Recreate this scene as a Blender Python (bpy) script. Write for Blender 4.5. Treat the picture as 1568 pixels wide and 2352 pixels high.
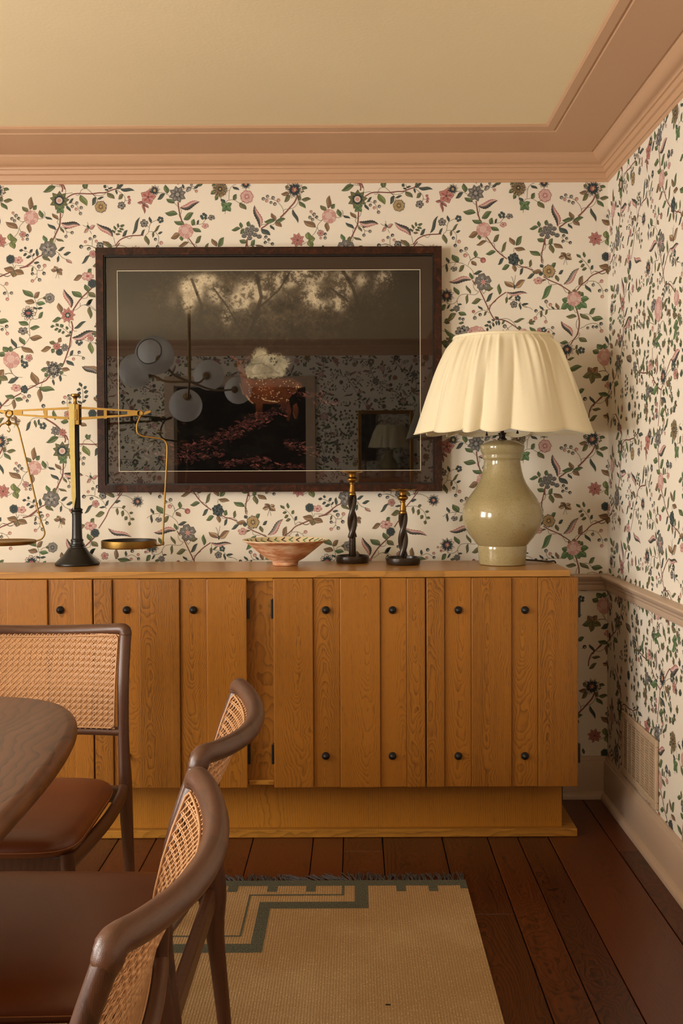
import bpy, bmesh, math, random
import numpy as np
from mathutils import Matrix, Vector

for _o in list(bpy.data.objects):
    bpy.data.objects.remove(_o)
SC = bpy.context.scene
COL = SC.collection

# ------------------------------------------------------------------ camera
F = 1568 * 35.0 / 24.0                     # focal length in pixels of the 1568 px wide frame
CAM = Vector((0.0, 0.0, 1.24))
PITCH, ROLL = 0.025, 0.0043
RC = Matrix.Rotation(ROLL, 3, 'Y') @ Matrix.Rotation(math.pi / 2 - PITCH, 3, 'X')
_d = RC.transposed() @ Vector((0, 1, 0))
PX0 = 813 - F * _d.x / -_d.z
PY0 = 1077 + F * _d.y / -_d.z
cd = bpy.data.cameras.new('camera')
cam = bpy.data.objects.new('camera', cd)
COL.objects.link(cam)
cam.location = CAM
cam.rotation_euler = RC.to_euler()
cd.sensor_fit = 'HORIZONTAL'
cd.sensor_width = 24.0
cd.lens = 35.0
cd.shift_x = (784 - PX0) / 1568
cd.shift_y = (PY0 - 1176) / 1568
cd.clip_start = 0.02
SC.camera = cam

# ------------------------------------------------------------------ room size
D = F / 614.0            # back wall
XR = 0.948               # right wall
XL = -3.13               # left wall with the windows
YB = -1.95               # wall behind the camera
HC = 2.4185              # ceiling
HW = 2.310               # underside of the cornice on the walls

# ------------------------------------------------------------------ light and exposure
SC.view_settings.view_transform = 'Standard'
SC.view_settings.look = 'None'
SC.view_settings.exposure = 0.0
SC.view_settings.gamma = 1.0
SC.view_settings.use_curve_mapping = False
wd = bpy.data.worlds.new('sky')
SC.world = wd
wd.use_nodes = True
wd.node_tree.nodes['Background'].inputs[0].default_value = (0.80, 0.87, 1.0, 1)
wd.node_tree.nodes['Background'].inputs[1].default_value = 3.0
WINDOWS = [(-0.95, 0.20), (1.00, 2.15)]   # along the left wall
WZ0, WZ1 = 0.72, 2.14
def area(name, loc, rot, sx, sy, watt, col):
    l = bpy.data.lights.new(name, 'AREA')
    l.shape = 'RECTANGLE'
    l.size, l.size_y, l.energy, l.color = sx, sy, watt, col
    o = bpy.data.objects.new(name, l)
    o.location, o.rotation_euler = loc, rot
    COL.objects.link(o)
    return o
for i, (a, b) in enumerate(WINDOWS):       # daylight coming in through each window
    area('window_daylight', (XL - 0.07, (a + b) / 2, (WZ0 + WZ1) / 2), (0, -math.pi / 2, 0), WZ1 - WZ0, b - a, 110 if i else 147, (1.0, 0.935, 0.83))

# ------------------------------------------------------------------ helpers
def lin(c):
    return tuple((x / 255 / 12.92) if x / 255 <= 0.04045 else ((x / 255 + 0.055) / 1.055) ** 2.4 for x in c)

def W(x, y, Y):
    """point of the room at depth Y that the photograph shows at pixel (x, y)"""
    d = RC @ Vector(((x - PX0) / F, -(y - PY0) / F, -1.0))
    return CAM + d * (Y / d.y)

def WZ(x, y, Z):
    d = RC @ Vector(((x - PX0) / F, -(y - PY0) / F, -1.0))
    return CAM + d * ((Z - CAM.z) / d.z)

def ideal(x, y):
    """pixel on the back wall measured square-on: 614 px per metre"""
    p = W(x, y, D)
    return 813 + p.x * 614, 1077 - (p.z - 1.24) * 614

class MB:
    def __init__(s):
        s.v, s.f, s.c = [], [], []
    def add(s, vs, fs, col=None):
        n = len(s.v)
        s.v += [tuple(p) for p in vs]
        s.f += [tuple(i + n for i in q) for q in fs]
        if col is not None:
            s.c += [col] * len(fs)
        return s
    def box(s, x0, x1, y0, y1, z0, z1, b=0.0, seg=1):
        if x0 > x1: x0, x1 = x1, x0
        if y0 > y1: y0, y1 = y1, y0
        if z0 > z1: z0, z1 = z1, z0
        bm = bmesh.new()
        bmesh.ops.create_cube(bm, size=1.0)
        for v in bm.verts:
            v.co = Vector(((x0 + x1) / 2 + v.co.x * (x1 - x0), (y0 + y1) / 2 + v.co.y * (y1 - y0), (z0 + z1) / 2 + v.co.z * (z1 - z0)))
        if b > 0:
            bmesh.ops.bevel(bm, geom=bm.edges[:], offset=b, segments=seg, affect='EDGES', profile=0.5)
        bm.verts.index_update()
        s.add([v.co for v in bm.verts], [[v.index for v in f.verts] for f in bm.faces])
        bm.free()
        return s
    def lathe(s, prof, c=(0, 0, 0), n=48, sx=1.0, sy=1.0, cap=True):
        vs, fs = [], []
        m = len(prof)
        for k in range(n):
            a = 2 * math.pi * k / n
            for r, z in prof:
                vs.append((c[0] + r * sx * math.cos(a), c[1] + r * sy * math.sin(a), c[2] + z))
        for k in range(n):
            k2 = (k + 1) % n
            for i in range(m - 1):
                fs.append((k * m + i, k2 * m + i, k2 * m + i + 1, k * m + i + 1))
        if cap:
            if prof[0][0] > 1e-5: fs.append([k * m for k in range(n)][::-1])
            if prof[-1][0] > 1e-5: fs.append([k * m + m - 1 for k in range(n)])
        return s.add(vs, fs)
    def tube(s, pts, r, n=10, closed=False, flat=None, cap=True, up=None):
        """tube through pts; r a number or one per point; flat=(w,h) pair(s) for an oval section"""
        P = [Vector(p) for p in pts]
        m = len(P)
        R = r if isinstance(r, (list, tuple)) else [r] * m
        T = []
        for i in range(m):
            a = P[(i - 1) % m] if (closed or i > 0) else P[i]
            b = P[(i + 1) % m] if (closed or i < m - 1) else P[i]
            t = (b - a)
            T.append(t.normalized() if t.length > 1e-9 else Vector((0, 0, 1)))
        u = Vector(up) if up else (Vector((0, 0, 1)) if abs(T[0].z) < 0.9 else Vector((1, 0, 0)))
        vs, fs = [], []
        for i in range(m):
            u = (u - T[i] * u.dot(T[i]))
            u = u.normalized() if u.length > 1e-6 else T[i].orthogonal().normalized()
            w = T[i].cross(u)
            rr = R[i]
            ra, rb = rr if isinstance(rr, (list, tuple)) else (rr, rr)
            for k in range(n):
                a = 2 * math.pi * k / n
                vs.append(P[i] + u * (ra * math.cos(a)) + w * (rb * math.sin(a)))
            if up: u = Vector(up)
        mm = m if closed else m - 1
        for i in range(mm):
            j = (i + 1) % m
            for k in range(n):
                k2 = (k + 1) % n
                fs.append((i * n + k, i * n + k2, j * n + k2, j * n + k))
        if cap and not closed:
            fs.append(list(range(n))[::-1])
            fs.append([(m - 1) * n + k for k in range(n)])
        return s.add(vs, fs)
    def sphere(s, c, r, n=16, m=10, sx=1, sy=1, sz=1):
        prof = [(max(1e-6, r * math.sin(math.pi * i / m)), -r * sz * math.cos(math.pi * i / m)) for i in range(m + 1)]
        return s.lathe(prof, c, n, sx, sy, cap=False)
    def sweep(s, prof, path, closed=False):
        """prof: list of (out, z) offsets; path: list of (x, y, dirx, diry) with the outward direction at each station"""
        m = len(prof)
        vs, fs = [], []
        for (x, y, dx, dy) in path:
            for (o, z) in prof:
                vs.append((x + dx * o, y + dy * o, z))
        for i in range(len(path) - 1):
            for k in range(m - 1):
                fs.append((i * m + k, (i + 1) * m + k, (i + 1) * m + k + 1, i * m + k + 1))
        return s.add(vs, fs)

def spline(pts, k=8, closed=False):
    """Catmull-Rom through pts"""
    P = [Vector(p) for p in pts]
    n = len(P)
    out = []
    for i in range(n if closed else n - 1):
        p0 = P[(i - 1) % n] if (closed or i > 0) else P[0] * 2 - P[1]
        p1, p2 = P[i], P[(i + 1) % n]
        p3 = P[(i + 2) % n] if (closed or i + 2 < n) else P[-1] * 2 - P[-2]
        for j in range(k):
            t = j / k
            out.append(0.5 * ((2 * p1) + (p2 - p0) * t + (2 * p0 - 5 * p1 + 4 * p2 - p3) * t * t + (3 * p1 - p0 - 3 * p2 + p3) * t ** 3))
    if not closed:
        out.append(P[-1])
    return out

ORG = {}
def obj(name, mb, mat, parent=None, smooth=None, center=True, kind=None, at=None):
    """ONE mesh object; its vertices are given in the frame of its thing (room frame when top-level)"""
    me = bpy.data.meshes.new(name)
    V = np.array(mb.v, dtype=float).reshape(-1, 3)
    c = np.array(at) if at is not None else ((V.min(0) + V.max(0)) / 2 if center else np.zeros(3))
    if at is None and center and parent is None:
        c[2] = V[:, 2].min()
    me.from_pydata((V - c).tolist(), [], mb.f)
    if mb.c:
        a = me.attributes.new('Col', 'FLOAT_COLOR', 'FACE')
        arr = np.ones((len(mb.f), 4), dtype=np.float32)
        arr[:, :3] = np.array(mb.c, dtype=np.float32)
        a.data.foreach_set('color', arr.ravel())
    me.update()
    if smooth is not None:
        for p in me.polygons:
            p.use_smooth = True
        if smooth < 179:
            me.set_sharp_from_angle(angle=math.radians(smooth))
    if mat is not None:
        me.materials.append(mat)
    o = bpy.data.objects.new(name, me)
    COL.objects.link(o)
    po = ORG.get(parent.name, np.zeros(3)) if parent is not None else np.zeros(3)
    o.location = tuple(c - po)
    if parent is not None:
        o.parent = parent
    ORG[o.name] = c
    if kind:
        o['kind'] = kind
    return o

def thing(name, label, cat, loc=(0, 0, 0), group=None):
    o = bpy.data.objects.new(name, None)
    COL.objects.link(o)
    o.location = loc
    o.empty_display_size = 0.05
    ORG[o.name] = np.array(loc, dtype=float)
    tag(o, label, cat, group)
    return o

def tag(o, label, cat, group=None):
    o['label'] = label
    o['category'] = cat
    if group:
        o['group'] = group
    return o

# ------------------------------------------------------------------ materials
class N:
    def __init__(s, name, rough=0.5, spec=0.5):
        s.m = bpy.data.materials.new(name)
        s.m.use_nodes = True
        s.nt = s.m.node_tree
        s.b = s.nt.nodes['Principled BSDF']
        s.b.inputs['Roughness'].default_value = rough
        s.b.inputs['Specular IOR Level'].default_value = spec
    def n(s, t, **kw):
        x = s.nt.nodes.new(t)
        for k, v in kw.items():
            setattr(x, k, v)
        return x
    def l(s, a, b):
        s.nt.links.new(a, b)
    def math(s, op, a, b=None, c=None):
        x = s.n('ShaderNodeMath', operation=op)
        for i, q in enumerate((a, b, c)):
            if q is None: continue
            if hasattr(q, 'is_output'): s.l(q, x.inputs[i])
            else: x.inputs[i].default_value = q
        return x.outputs[0]
    def noise(s, vec, scale, detail=3, rough=0.5, dist=0.0):
        x = s.n('ShaderNodeTexNoise')
        x.inputs['Scale'].default_value = scale
        x.inputs['Detail'].default_value = detail
        x.inputs['Roughness'].default_value = rough
        x.inputs['Distortion'].default_value = dist
        if vec is not None: s.l(vec, x.inputs['Vector'])
        return x.outputs[0]
    def mix(s, f, a, b, blend='MIX'):
        x = s.n('ShaderNodeMix', data_type='RGBA', blend_type=blend)
        for i, q in ((0, f), (6, a), (7, b)):
            if hasattr(q, 'is_output'): s.l(q, x.inputs[i])
            elif i == 0: x.inputs[i].default_value = q
            else: x.inputs[i].default_value = (*q, 1)
        return x.outputs[2]
    def ramp(s, f, stops):
        x = s.n('ShaderNodeValToRGB')
        e = x.color_ramp.elements
        while len(e) < len(stops): e.new(0.5)
        for i, (p, c) in enumerate(stops):
            e[i].position = p
            e[i].color = (*c, 1) if len(c) == 3 else c
        s.l(f, x.inputs[0])
        return x.outputs[0]
    def sstep(s, f, a, b):
        x = s.n('ShaderNodeMapRange', interpolation_type='SMOOTHSTEP')
        s.l(f, x.inputs[0])
        x.inputs[1].default_value, x.inputs[2].default_value = a, b
        return x.outputs[0]
    def bump(s, h, strength, dist=0.001):
        x = s.n('ShaderNodeBump')
        x.inputs['Strength'].default_value = strength
        x.inputs['Distance'].default_value = dist
        s.l(h, x.inputs['Height'])
        s.l(x.outputs[0], s.b.inputs['Normal'])
    def coord(s, which='Object'):
        return s.n('ShaderNodeTexCoord').outputs[which]
    def scaled(s, vec, sc):
        x = s.n('ShaderNodeMapping')
        x.inputs['Scale'].default_value = sc
        s.l(vec, x.inputs['Vector'])
        return x.outputs[0]
    def color(s, c):
        if hasattr(c, 'is_output'): s.l(c, s.b.inputs['Base Color'])
        else: s.b.inputs['Base Color'].default_value = (*c, 1)
        return s

def sheet_glass(name, ior):
    """thin glazing: clear, with the mirror share of both its faces, the same seen from either side"""
    m = N(name, 0.0)
    t = m.n('ShaderNodeBsdfTransparent'); g = m.n('ShaderNodeBsdfGlossy'); g.inputs['Roughness'].default_value = 0.0
    bf = m.n('ShaderNodeNewGeometry').outputs['Backfacing']
    f = m.n('ShaderNodeFresnel'); x = m.n('ShaderNodeMixShader')
    m.l(m.math('MULTIPLY_ADD', bf, 1.0 / ior - ior, ior), f.inputs[0])
    m.l(f.outputs[0], x.inputs[0]); m.l(t.outputs[0], x.inputs[1]); m.l(g.outputs[0], x.inputs[2]); m.l(x.outputs[0], m.nt.nodes['Material Output'].inputs[0])
    return m.m

def plain(name, rgb, rough=0.5, var=0.08, scale=6.0, metal=0.0, bump=0.0, bscale=120.0, spec=0.5, coat=0.0):
    m = N(name, rough, spec)
    c = lin(rgb)
    co = m.coord()
    n1 = m.noise(co, scale, 4)
    m.color(m.mix(n1, tuple(x * (1 - var) for x in c), tuple(min(1, x * (1 + var)) for x in c)))
    m.b.inputs['Metallic'].default_value = metal
    if coat: m.b.inputs['Coat Weight'].default_value = coat
    if bump:
        m.bump(m.noise(co, bscale, 3), bump)
    return m.m

def wood(name, light, dark, axis='Z', freq=95.0, ring=0.75, pore=0.5, rough=0.42, tone=0.25, coat=0.0, slope=0.10, wob=0.05, flip=False, pscale=1.0):
    """flat-sawn boards: growth rings round a slanting pith, cut by each board's own plane"""
    m = N(name, rough)
    r = m.n('ShaderNodeObjectInfo').outputs['Random']
    sx = m.n('ShaderNodeSeparateXYZ')
    m.l(m.coord(), sx.inputs[0])
    ax = {'X': (1, 2, 0), 'Y': (0, 2, 1), 'Z': (0, 1, 2)}[axis]
    a, b, g = (sx.outputs[i] for i in ax)
    if flip: a, b = b, a
    g2 = m.math('ADD', g, m.math('MULTIPLY', r, 53.0))
    cx = m.n('ShaderNodeCombineXYZ')
    m.l(m.math('MULTIPLY', a, 4.0), cx.inputs[0]); m.l(m.math('MULTIPLY', b, 4.0), cx.inputs[1]); m.l(m.math('MULTIPLY', g2, 2.6), cx.inputs[2])
    n1 = m.noise(cx.outputs[0], 1.6, 3, 0.55)
    n1c = m.math('SUBTRACT', n1, 0.5)
    r2 = m.math('FRACT', m.math('MULTIPLY', r, 17.31))
    r3 = m.math('FRACT', m.math('MULTIPLY', r, 91.7))
    A = m.math('ADD', m.math('ADD', a, m.math('MULTIPLY', m.math('SUBTRACT', r2, 0.5), 0.07)), m.math('MULTIPLY', n1c, wob))
    sl = m.math('MULTIPLY', m.math('SUBTRACT', r3, 0.5), slope * 2)
    B = m.math('ADD', m.math('ADD', b, 0.035), m.math('ADD', m.math('MULTIPLY', g, sl), m.math('MULTIPLY', n1c, wob * 1.6)))
    rad = m.math('SQRT', m.math('ADD', m.math('MULTIPLY', A, A), m.math('MULTIPLY', B, B)))
    fr = m.math('FRACT', m.math('ADD', m.math('MULTIPLY', rad, freq), m.math('MULTIPLY', n1, 1.3)))
    band = m.math('POWER', fr, 2.6)
    cut = m.math('SUBTRACT', 1.0, m.sstep(fr, 0.93, 1.0))
    band = m.math('MULTIPLY', band, cut)
    cp = m.n('ShaderNodeCombineXYZ')
    m.l(m.math('MULTIPLY', a, 900.0 * pscale), cp.inputs[0]); m.l(m.math('MULTIPLY', b, 900.0 * pscale), cp.inputs[1]); m.l(m.math('MULTIPLY', g2, 30.0 * pscale), cp.inputs[2])
    pn = m.noise(cp.outputs[0], 1.0, 2, 0.6)
    pores = m.sstep(pn, 0.50, 0.78)
    ct = m.n('ShaderNodeCombineXYZ')
    m.l(m.math('MULTIPLY', a, 9.0), ct.inputs[0]); m.l(m.math('MULTIPLY', b, 9.0), ct.inputs[1]); m.l(m.math('MULTIPLY', g2, 1.1), ct.inputs[2])
    tn = m.noise(ct.outputs[0], 1.0, 3, 0.5)
    f = m.math('ADD', m.math('MULTIPLY', band, ring), m.math('MULTIPLY', pores, m.math('MULTIPLY', m.math('ADD', band, 0.45), pore)))
    cs = m.n('ShaderNodeCombineXYZ')
    m.l(m.math('MULTIPLY', a, 110.0), cs.inputs[0]); m.l(m.math('MULTIPLY', b, 110.0), cs.inputs[1]); m.l(m.math('MULTIPLY', g2, 2.2), cs.inputs[2])
    sn = m.noise(cs.outputs[0], 1.0, 3, 0.6)
    f = m.math('ADD', f, m.math('MULTIPLY', m.math('SUBTRACT', sn, 0.5), 0.55))
    f = m.math('ADD', f, m.math('MULTIPLY', m.math('SUBTRACT', tn, 0.5), tone))
    f = m.math('ADD', f, m.math('MULTIPLY', m.math('SUBTRACT', r2, 0.5), tone * 0.9))
    fc = m.n('ShaderNodeClamp'); m.l(f, fc.inputs[0])
    m.color(m.mix(fc.outputs[0], lin(light), lin(dark)))
    m.bump(m.math('MULTIPLY', pores, -1.0), 0.25, 0.0006)
    if coat:
        m.b.inputs['Coat Weight'].default_value = coat
        m.b.inputs['Coat Roughness'].default_value = 0.25
    return m.m

# ------------------------------------------------------------------ wallpaper print: one repeat, drawn as flat shapes
UW, VH = 679.6, 570.8                       # the repeat, in 1/614 m
PAPER_SEEN = lin((240, 222, 194))
PAPER = (0.79, 0.722, 0.61)
def ink(c):
    g_ = 0.3 * c[0] + 0.55 * c[1] + 0.15 * c[2]
    c = tuple(v * 0.84 + g_ * 0.16 for v in c)
    return tuple(min(0.9, 0.93 * a / p * q) for a, p, q in zip(lin(c), PAPER_SEEN, PAPER))
INK = {k: ink(v) for k, v in dict(
    g=(96, 112, 66), g2=(120, 134, 78), G=(94, 124, 72), G2=(116, 146, 86), o=(116, 112, 66), o2=(138, 128, 78),
    b=(142, 104, 66), b2=(170, 126, 84), d=(76, 86, 78), d2=(98, 104, 84), y=(122, 130, 66), y2=(146, 152, 84),
    p=(206, 132, 112), p2=(232, 176, 150), P=(182, 92, 82), P2=(212, 134, 116), t=(150, 104, 74), t2=(206, 160, 108),
    line=(62, 60, 48), stem=(156, 88, 72), stem2=(122, 74, 60), vine=(104, 92, 66), teal=(56, 68, 66), teal2=(84, 96, 88),
    gray=(128, 118, 104), gray2=(172, 160, 142), dk=(72, 68, 60), och=(206, 168, 104), och2=(172, 132, 78), pale=(232, 200, 168),
    pink=(220, 158, 138), pinkd=(188, 96, 86), pinkl=(236, 190, 168), cream=(236, 214, 180), bl=(120, 108, 92), bl2=(182, 170, 148)).items()}
POLY = []                                    # (points in tile units, colour, layer)
class Ctx: pass
cx_ = Ctx()
def T(x, y):
    if cx_.mode == 'R':                      # seen on the right-hand wall
        p = W(cx_.x + x * cx_.k, cx_.y + y * cx_.k, 1.0)
        d = p - CAM
        Yw = XR / d.x
        return 813 + XR * 614 + (D - Yw) * 614 + cx_.du, 1077 - d.z * Yw * 614 + cx_.dv
    u, v = ideal(cx_.x + x * cx_.k, cx_.y + y * cx_.k)
    return u + cx_.du, v + cx_.dv
def poly(pts, c, layer):
    POLY.append((pts, INK[c] if isinstance(c, str) else c, layer))
def ribbon(pts, w, c, layer, taper=False):
    P = [Vector((a, b, 0)) for a, b in pts]
    if len(P) > 2: P = spline(P, 4)
    n = len(P)
    L, R = [], []
    for i in range(n):
        t = P[min(i + 1, n - 1)] - P[max(i - 1, 0)]
        t = t.normalized() if t.length > 1e-9 else Vector((1, 0, 0))
        ww = w / 2 * ((1 - 0.75 * i / (n - 1)) if taper else 1)
        L.append((P[i].x - t.y * ww, P[i].y + t.x * ww)); R.append((P[i].x + t.y * ww, P[i].y - t.x * ww))
    for i in range(n - 1):
        poly([L[i], L[i + 1], R[i + 1], R[i]], c, layer)
def leafshape(x0, y0, x1, y1, w, n=7, bend=0.0, grow=0.0, pw=0.85):
    dx, dy = x1 - x0, y1 - y0
    L = math.hypot(dx, dy) or 1e-6
    ex, ey = dx / L, dy / L
    A, B, M = [], [], []
    for i in range(n + 1):
        t = i / n
        h = (w / 2 + grow) * (math.sin(math.pi * min(1, max(0, t)) ** 0.88) ** pw)
        s = t * L + (grow * (2 * t - 1) * 1.2)
        o = bend * L * math.sin(math.pi * t) + 0.05 * L * math.sin(2 * math.pi * t)
        cxp, cyp = x0 + ex * s - ey * o, y0 + ey * s + ex * o
        M.append((cxp, cyp)); A.append((cxp - ey * h, cyp + ex * h)); B.append((cxp + ey * h, cyp - ex * h))
    return A, B, M
def leaf(x0, y0, x1, y1, w, c, bend=0.0, lay=3):
    A, B, M = leafshape(x0, y0, x1, y1, w, 7, bend, 0.45)
    poly(A + B[-2:0:-1], 'line', lay)
    A, B, M = leafshape(x0, y0, x1, y1, w, 7, bend, -0.35)
    c2 = c + '2'
    poly(A + M[-2:0:-1], c2 if (x0 * 7 + y0) % 2 < 1 else c, lay + 1)
    poly(B + M[-2:0:-1], c if (x0 * 7 + y0) % 2 < 1 else c2, lay + 1)
    if w > 3.2: ribbon([M[0], M[3], M[6]], 0.65, 'line', lay + 2)
def feather(x0, y0, x1, y1, w, ca, cb, bend=0.04):
    """two-coloured leaf with a saw-toothed rim"""
    for sgn, c in ((0, ca), (1, cb)):
        A, B, M = leafshape(x0, y0, x1, y1, w, 18, bend, 0.3)
        S = A if sgn == 0 else B
        S2 = []
        for i, (q, m_) in enumerate(zip(S, M)):
            k = 1.0 if i % 2 == 0 else 0.80
            S2.append((m_[0] + (q[0] - m_[0]) * k, m_[1] + (q[1] - m_[1]) * k))
        poly(S2 + M[-2:0:-1], 'dk' if c in ('teal', 'gray', 'dk') else 'pinkd', 3)
        S3 = [(m_[0] + (q[0] - m_[0]) * 0.70, m_[1] + (q[1] - m_[1]) * 0.70) for q, m_ in zip(S, M)]
        poly(S3[1:-1] + M[-2:0:-1], c, 4)
        S4 = [(m_[0] + (q[0] - m_[0]) * 0.34, m_[1] + (q[1] - m_[1]) * 0.34) for q, m_ in zip(S, M)]
        poly(S4[2:-2] + M[-3:1:-1], {'teal': 'gray', 'dk': 'bl', 'gray': 'gray2'}.get(c, 'pinkl'), 5)
    ribbon([M[0], M[6], M[12], M[18]], 0.8, 'stem2', 6)
def disc(x, y, rx, c, lay, ry=None, n=12, ph=0.0):
    ry = ry or rx
    poly([(x + rx * math.cos(ph + 2 * math.pi * k / n), y + ry * math.sin(ph + 2 * math.pi * k / n)) for k in range(n)], c, lay)
def berry(x, y, r, c):
    a, b = {'p': ('p', 'p2'), 'P': ('P', 'P2'), 'd': ('dk', 'bl2'), 'g': ('bl', 'bl2'), 'o': ('o', 'o2')}[c]
    disc(x, y, r + 0.35, 'line', 3, n=10)
    disc(x, y, r, a, 4, n=10)
    disc(x + r * 0.22, y + r * 0.25, r * 0.55, b, 5, n=8)
def rays(x, y, r0, r1, n, c, lay, w, ph=0.0, jit=0.0, sq=1.0, tip=0.15):
    rg = random.Random(int(x * 31 + y * 17 + n))
    for k in range(n):
        a = ph + 2 * math.pi * (k + rg.uniform(-jit, jit)) / n
        ca, sa = math.cos(a), math.sin(a) * sq
        q = r1 * (1 + rg.uniform(-jit, jit) * 0.5)
        px_, py_ = -math.sin(a), math.cos(a) * sq
        mid = r0 + (q - r0) * 0.62
        poly([(x + ca * r0, y + sa * r0), (x + ca * mid + px_ * w / 2, y + sa * mid + py_ * w / 2), (x + ca * q + px_ * w * tip / 2, y + sa * q + py_ * w * tip / 2),
              (x + ca * q - px_ * w * tip / 2, y + sa * q - py_ * w * tip / 2), (x + ca * mid - px_ * w / 2, y + sa * mid - py_ * w / 2)], c, lay)
def petals(x, y, r, n, c, c2, ph=0.0, lay=3, wd=1.0, rnd=False, outline='line', sq=1.0):
    w = 2 * math.pi * r * 0.62 / n * 1.05 * wd
    rays(x, y, 0, r + 0.5, n, outline, lay, w + 1.0, ph, 0.10, sq, 0.7 if rnd else 0.12)
    rays(x, y, 0, r - 0.2, n, c, lay + 1, w - 0.4, ph, 0.10, sq, 0.6 if rnd else 0.1)
    rays(x, y, r * 0.1, r * 0.72, n, c2, lay + 2, w * 0.34, ph, 0.10, sq, 0.3)
def flower(kind, x, y, r, a1='', a2=''):
    rg = random.Random(int(x * 13 + y * 7))
    ph = rg.uniform(0, 6.28)
    if kind == 'peony':                       # full pink bloom with frilled petals
        for k in range(11):
            a = ph + k * 0.571
            disc(x + math.cos(a) * r * 0.66, y + math.sin(a) * r * 0.66, r * 0.36, 'P2', 4, n=9)
            disc(x + math.cos(a) * r * 0.65, y + math.sin(a) * r * 0.65, r * 0.31, 'pink' if k % 3 else 'pinkl', 5, n=9)
        rays(x, y, r * 0.25, r * 0.9, 15, 'P2', 6, r * 0.07, ph, 0.3)
        disc(x - r * 0.08, y - r * 0.08, r * 0.52, 'pink', 7)
        disc(x - r * 0.1, y - r * 0.1, r * 0.46, 'pinkl', 8)
        for k in range(14):
            a = ph + k * 2.4; q = r * 0.42 * math.sqrt((k + 0.5) / 14)
            disc(x - r * 0.1 + math.cos(a) * q, y - r * 0.1 + math.sin(a) * q, r * 0.05, 'P2', 9, n=5)
    elif kind == 'star':
        petals(x, y, r, 8 if not a1 else int(a1), 'p', 'P', ph, outline='stem2')
        disc(x, y, r * 0.16, 'stem2', 7, n=8)
        if a2: disc(x, y, r * 0.36, 'teal', 7); rays(x, y, 0, r * 0.24, 6, 'cream', 8, r * 0.1, ph)
    elif kind == 'sun':                       # olive sepals round a fringed eye
        petals(x, y, r, 9, 'o', 'o2', ph, wd=1.1)
        rays(x, y, 0, r * 0.62, 22, 'teal', 6, r * 0.17, ph, 0.2)
        disc(x, y, r * 0.34, 'pale', 7); disc(x, y, r * 0.20, 'pink', 8)
    elif kind == 'ochre':                     # chrysanthemum, ochre needles on a dark ground
        disc(x, y, r * 0.92, 'dk', 3, ry=r * 1.02, n=16)
        rays(x, y, r * 0.3, r * 1.04, 30, 'dk', 4, r * 0.13, ph, 0.2, 1.1)
        rays(x, y, r * 0.50, r * 0.98, 26, 'och', 5, r * 0.10, ph, 0.25, 1.1)
        rays(x, y, r * 0.24, r * 0.6, 20, 'och2', 6, r * 0.10, ph, 0.25, 1.1)
        disc(x, y, r * 0.24, 'dk', 7); disc(x, y, r * 0.13, 'och', 8, n=7)
    elif kind == 'carn':                      # carnation seen from the side, toothed fan petals
        c1, c2 = {'och': ('och', 'och2'), 'gray': ('gray2', 'gray'), 'teal': ('teal2', 'teal'), 'pink': ('pinkl', 'pink')}[a1]
        o_ = 'pinkd' if a1 == 'pink' else 'dk'
        for k in range(7):
            a = ph + k * 0.9
            qx, qy = x + math.cos(a) * r * 0.5, y + math.sin(a) * r * 0.5
            disc(qx, qy, r * 0.42, o_, 3, n=9)
            rays(qx, qy, 0, r * 0.54, 13, o_, 3, r * 0.16, a, 0.2)
            disc(qx, qy, r * 0.36, c1, 4, n=9)
            rays(qx, qy, 0, r * 0.36, 7, c2, 5, r * 0.10, a, 0.2)
        disc(x, y, r * 0.42, c2, 6, n=9); rays(x, y, 0, r * 0.44, 11, o_, 7, r * 0.09, ph, 0.3); disc(x, y, r * 0.18, c1, 8, n=7)
    elif kind == 'dark':                      # dark fringed bloom, pale petal tips, warm eye
        petals(x, y, r, 10, 'pale' if a1 else 'och2', 'gray', ph)
        rays(x, y, 0, r * 0.80, 20, 'teal', 6, r * 0.22, ph, 0.25)
        disc(x, y, r * 0.42, 'teal', 6); rays(x, y, 0, r * 0.34, 9, 'och2' if a1 == 'o' else 'pinkd', 7, r * 0.16, ph, 0.3); disc(x + r * .05, y, r * 0.14, 'och', 8, ry=r * .2, n=8)
    elif kind == 'gray':                      # grey five-petalled bloom
        n = int(a1 or 5)
        petals(x, y, r, n, 'gray', 'gray2', ph, rnd=n < 7, wd=1.15, outline='dk')
        rays(x, y, 0, r * 0.62, n * 3, 'dk', 6, r * 0.07, ph, 0.3)
        disc(x, y, r * 0.22, a2 or 'gray2', 7, n=9)
        if a2: disc(x, y, r * 0.3, 'pinkd', 7, n=9); rays(x, y, 0, r * 0.4, 7, 'pinkl', 8, r * 0.1, ph)
    elif kind == 'mini':
        c1, c2 = {'p': ('pink', 'pinkd'), 'd': ('teal2', 'teal'), 'g': ('gray', 'gray2')}[a1]
        petals(x, y, r, 5, c1, c2, ph, rnd=True)
        disc(x, y, r * 0.26, {'p': 'pinkd', 'd': 'cream', 'g': 'dk'}[a1], 7, n=7)
    elif kind == 'tealpet':
        petals(x, y, r, 7, 'pale', 'teal', ph, rnd=True, wd=1.05)
        rays(x, y, 0, r * 0.80, 14, 'teal', 6, r * 0.26, ph, 0.15); disc(x, y, r * 0.33, 'pinkd', 7, ry=r * 0.22)
    elif kind == 'dahlia':
        for ring, n, c in ((1.0, 11, 'gray'), (0.72, 9, 'dk'), (0.55, 8, 'gray')):
            petals(x, y, r * ring, n, c, 'gray2', ph + ring, 3 if ring == 1 else 6, wd=1.0, rnd=True, outline='dk')
        for k in range(6):
            a = ph + k * 1.05; disc(x + math.cos(a) * r * 0.28, y + math.sin(a) * r * 0.28, r * 0.1, 'gray2', 10, n=7)
    elif kind == 'clust':                     # dense head of dark blue-green florets
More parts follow.
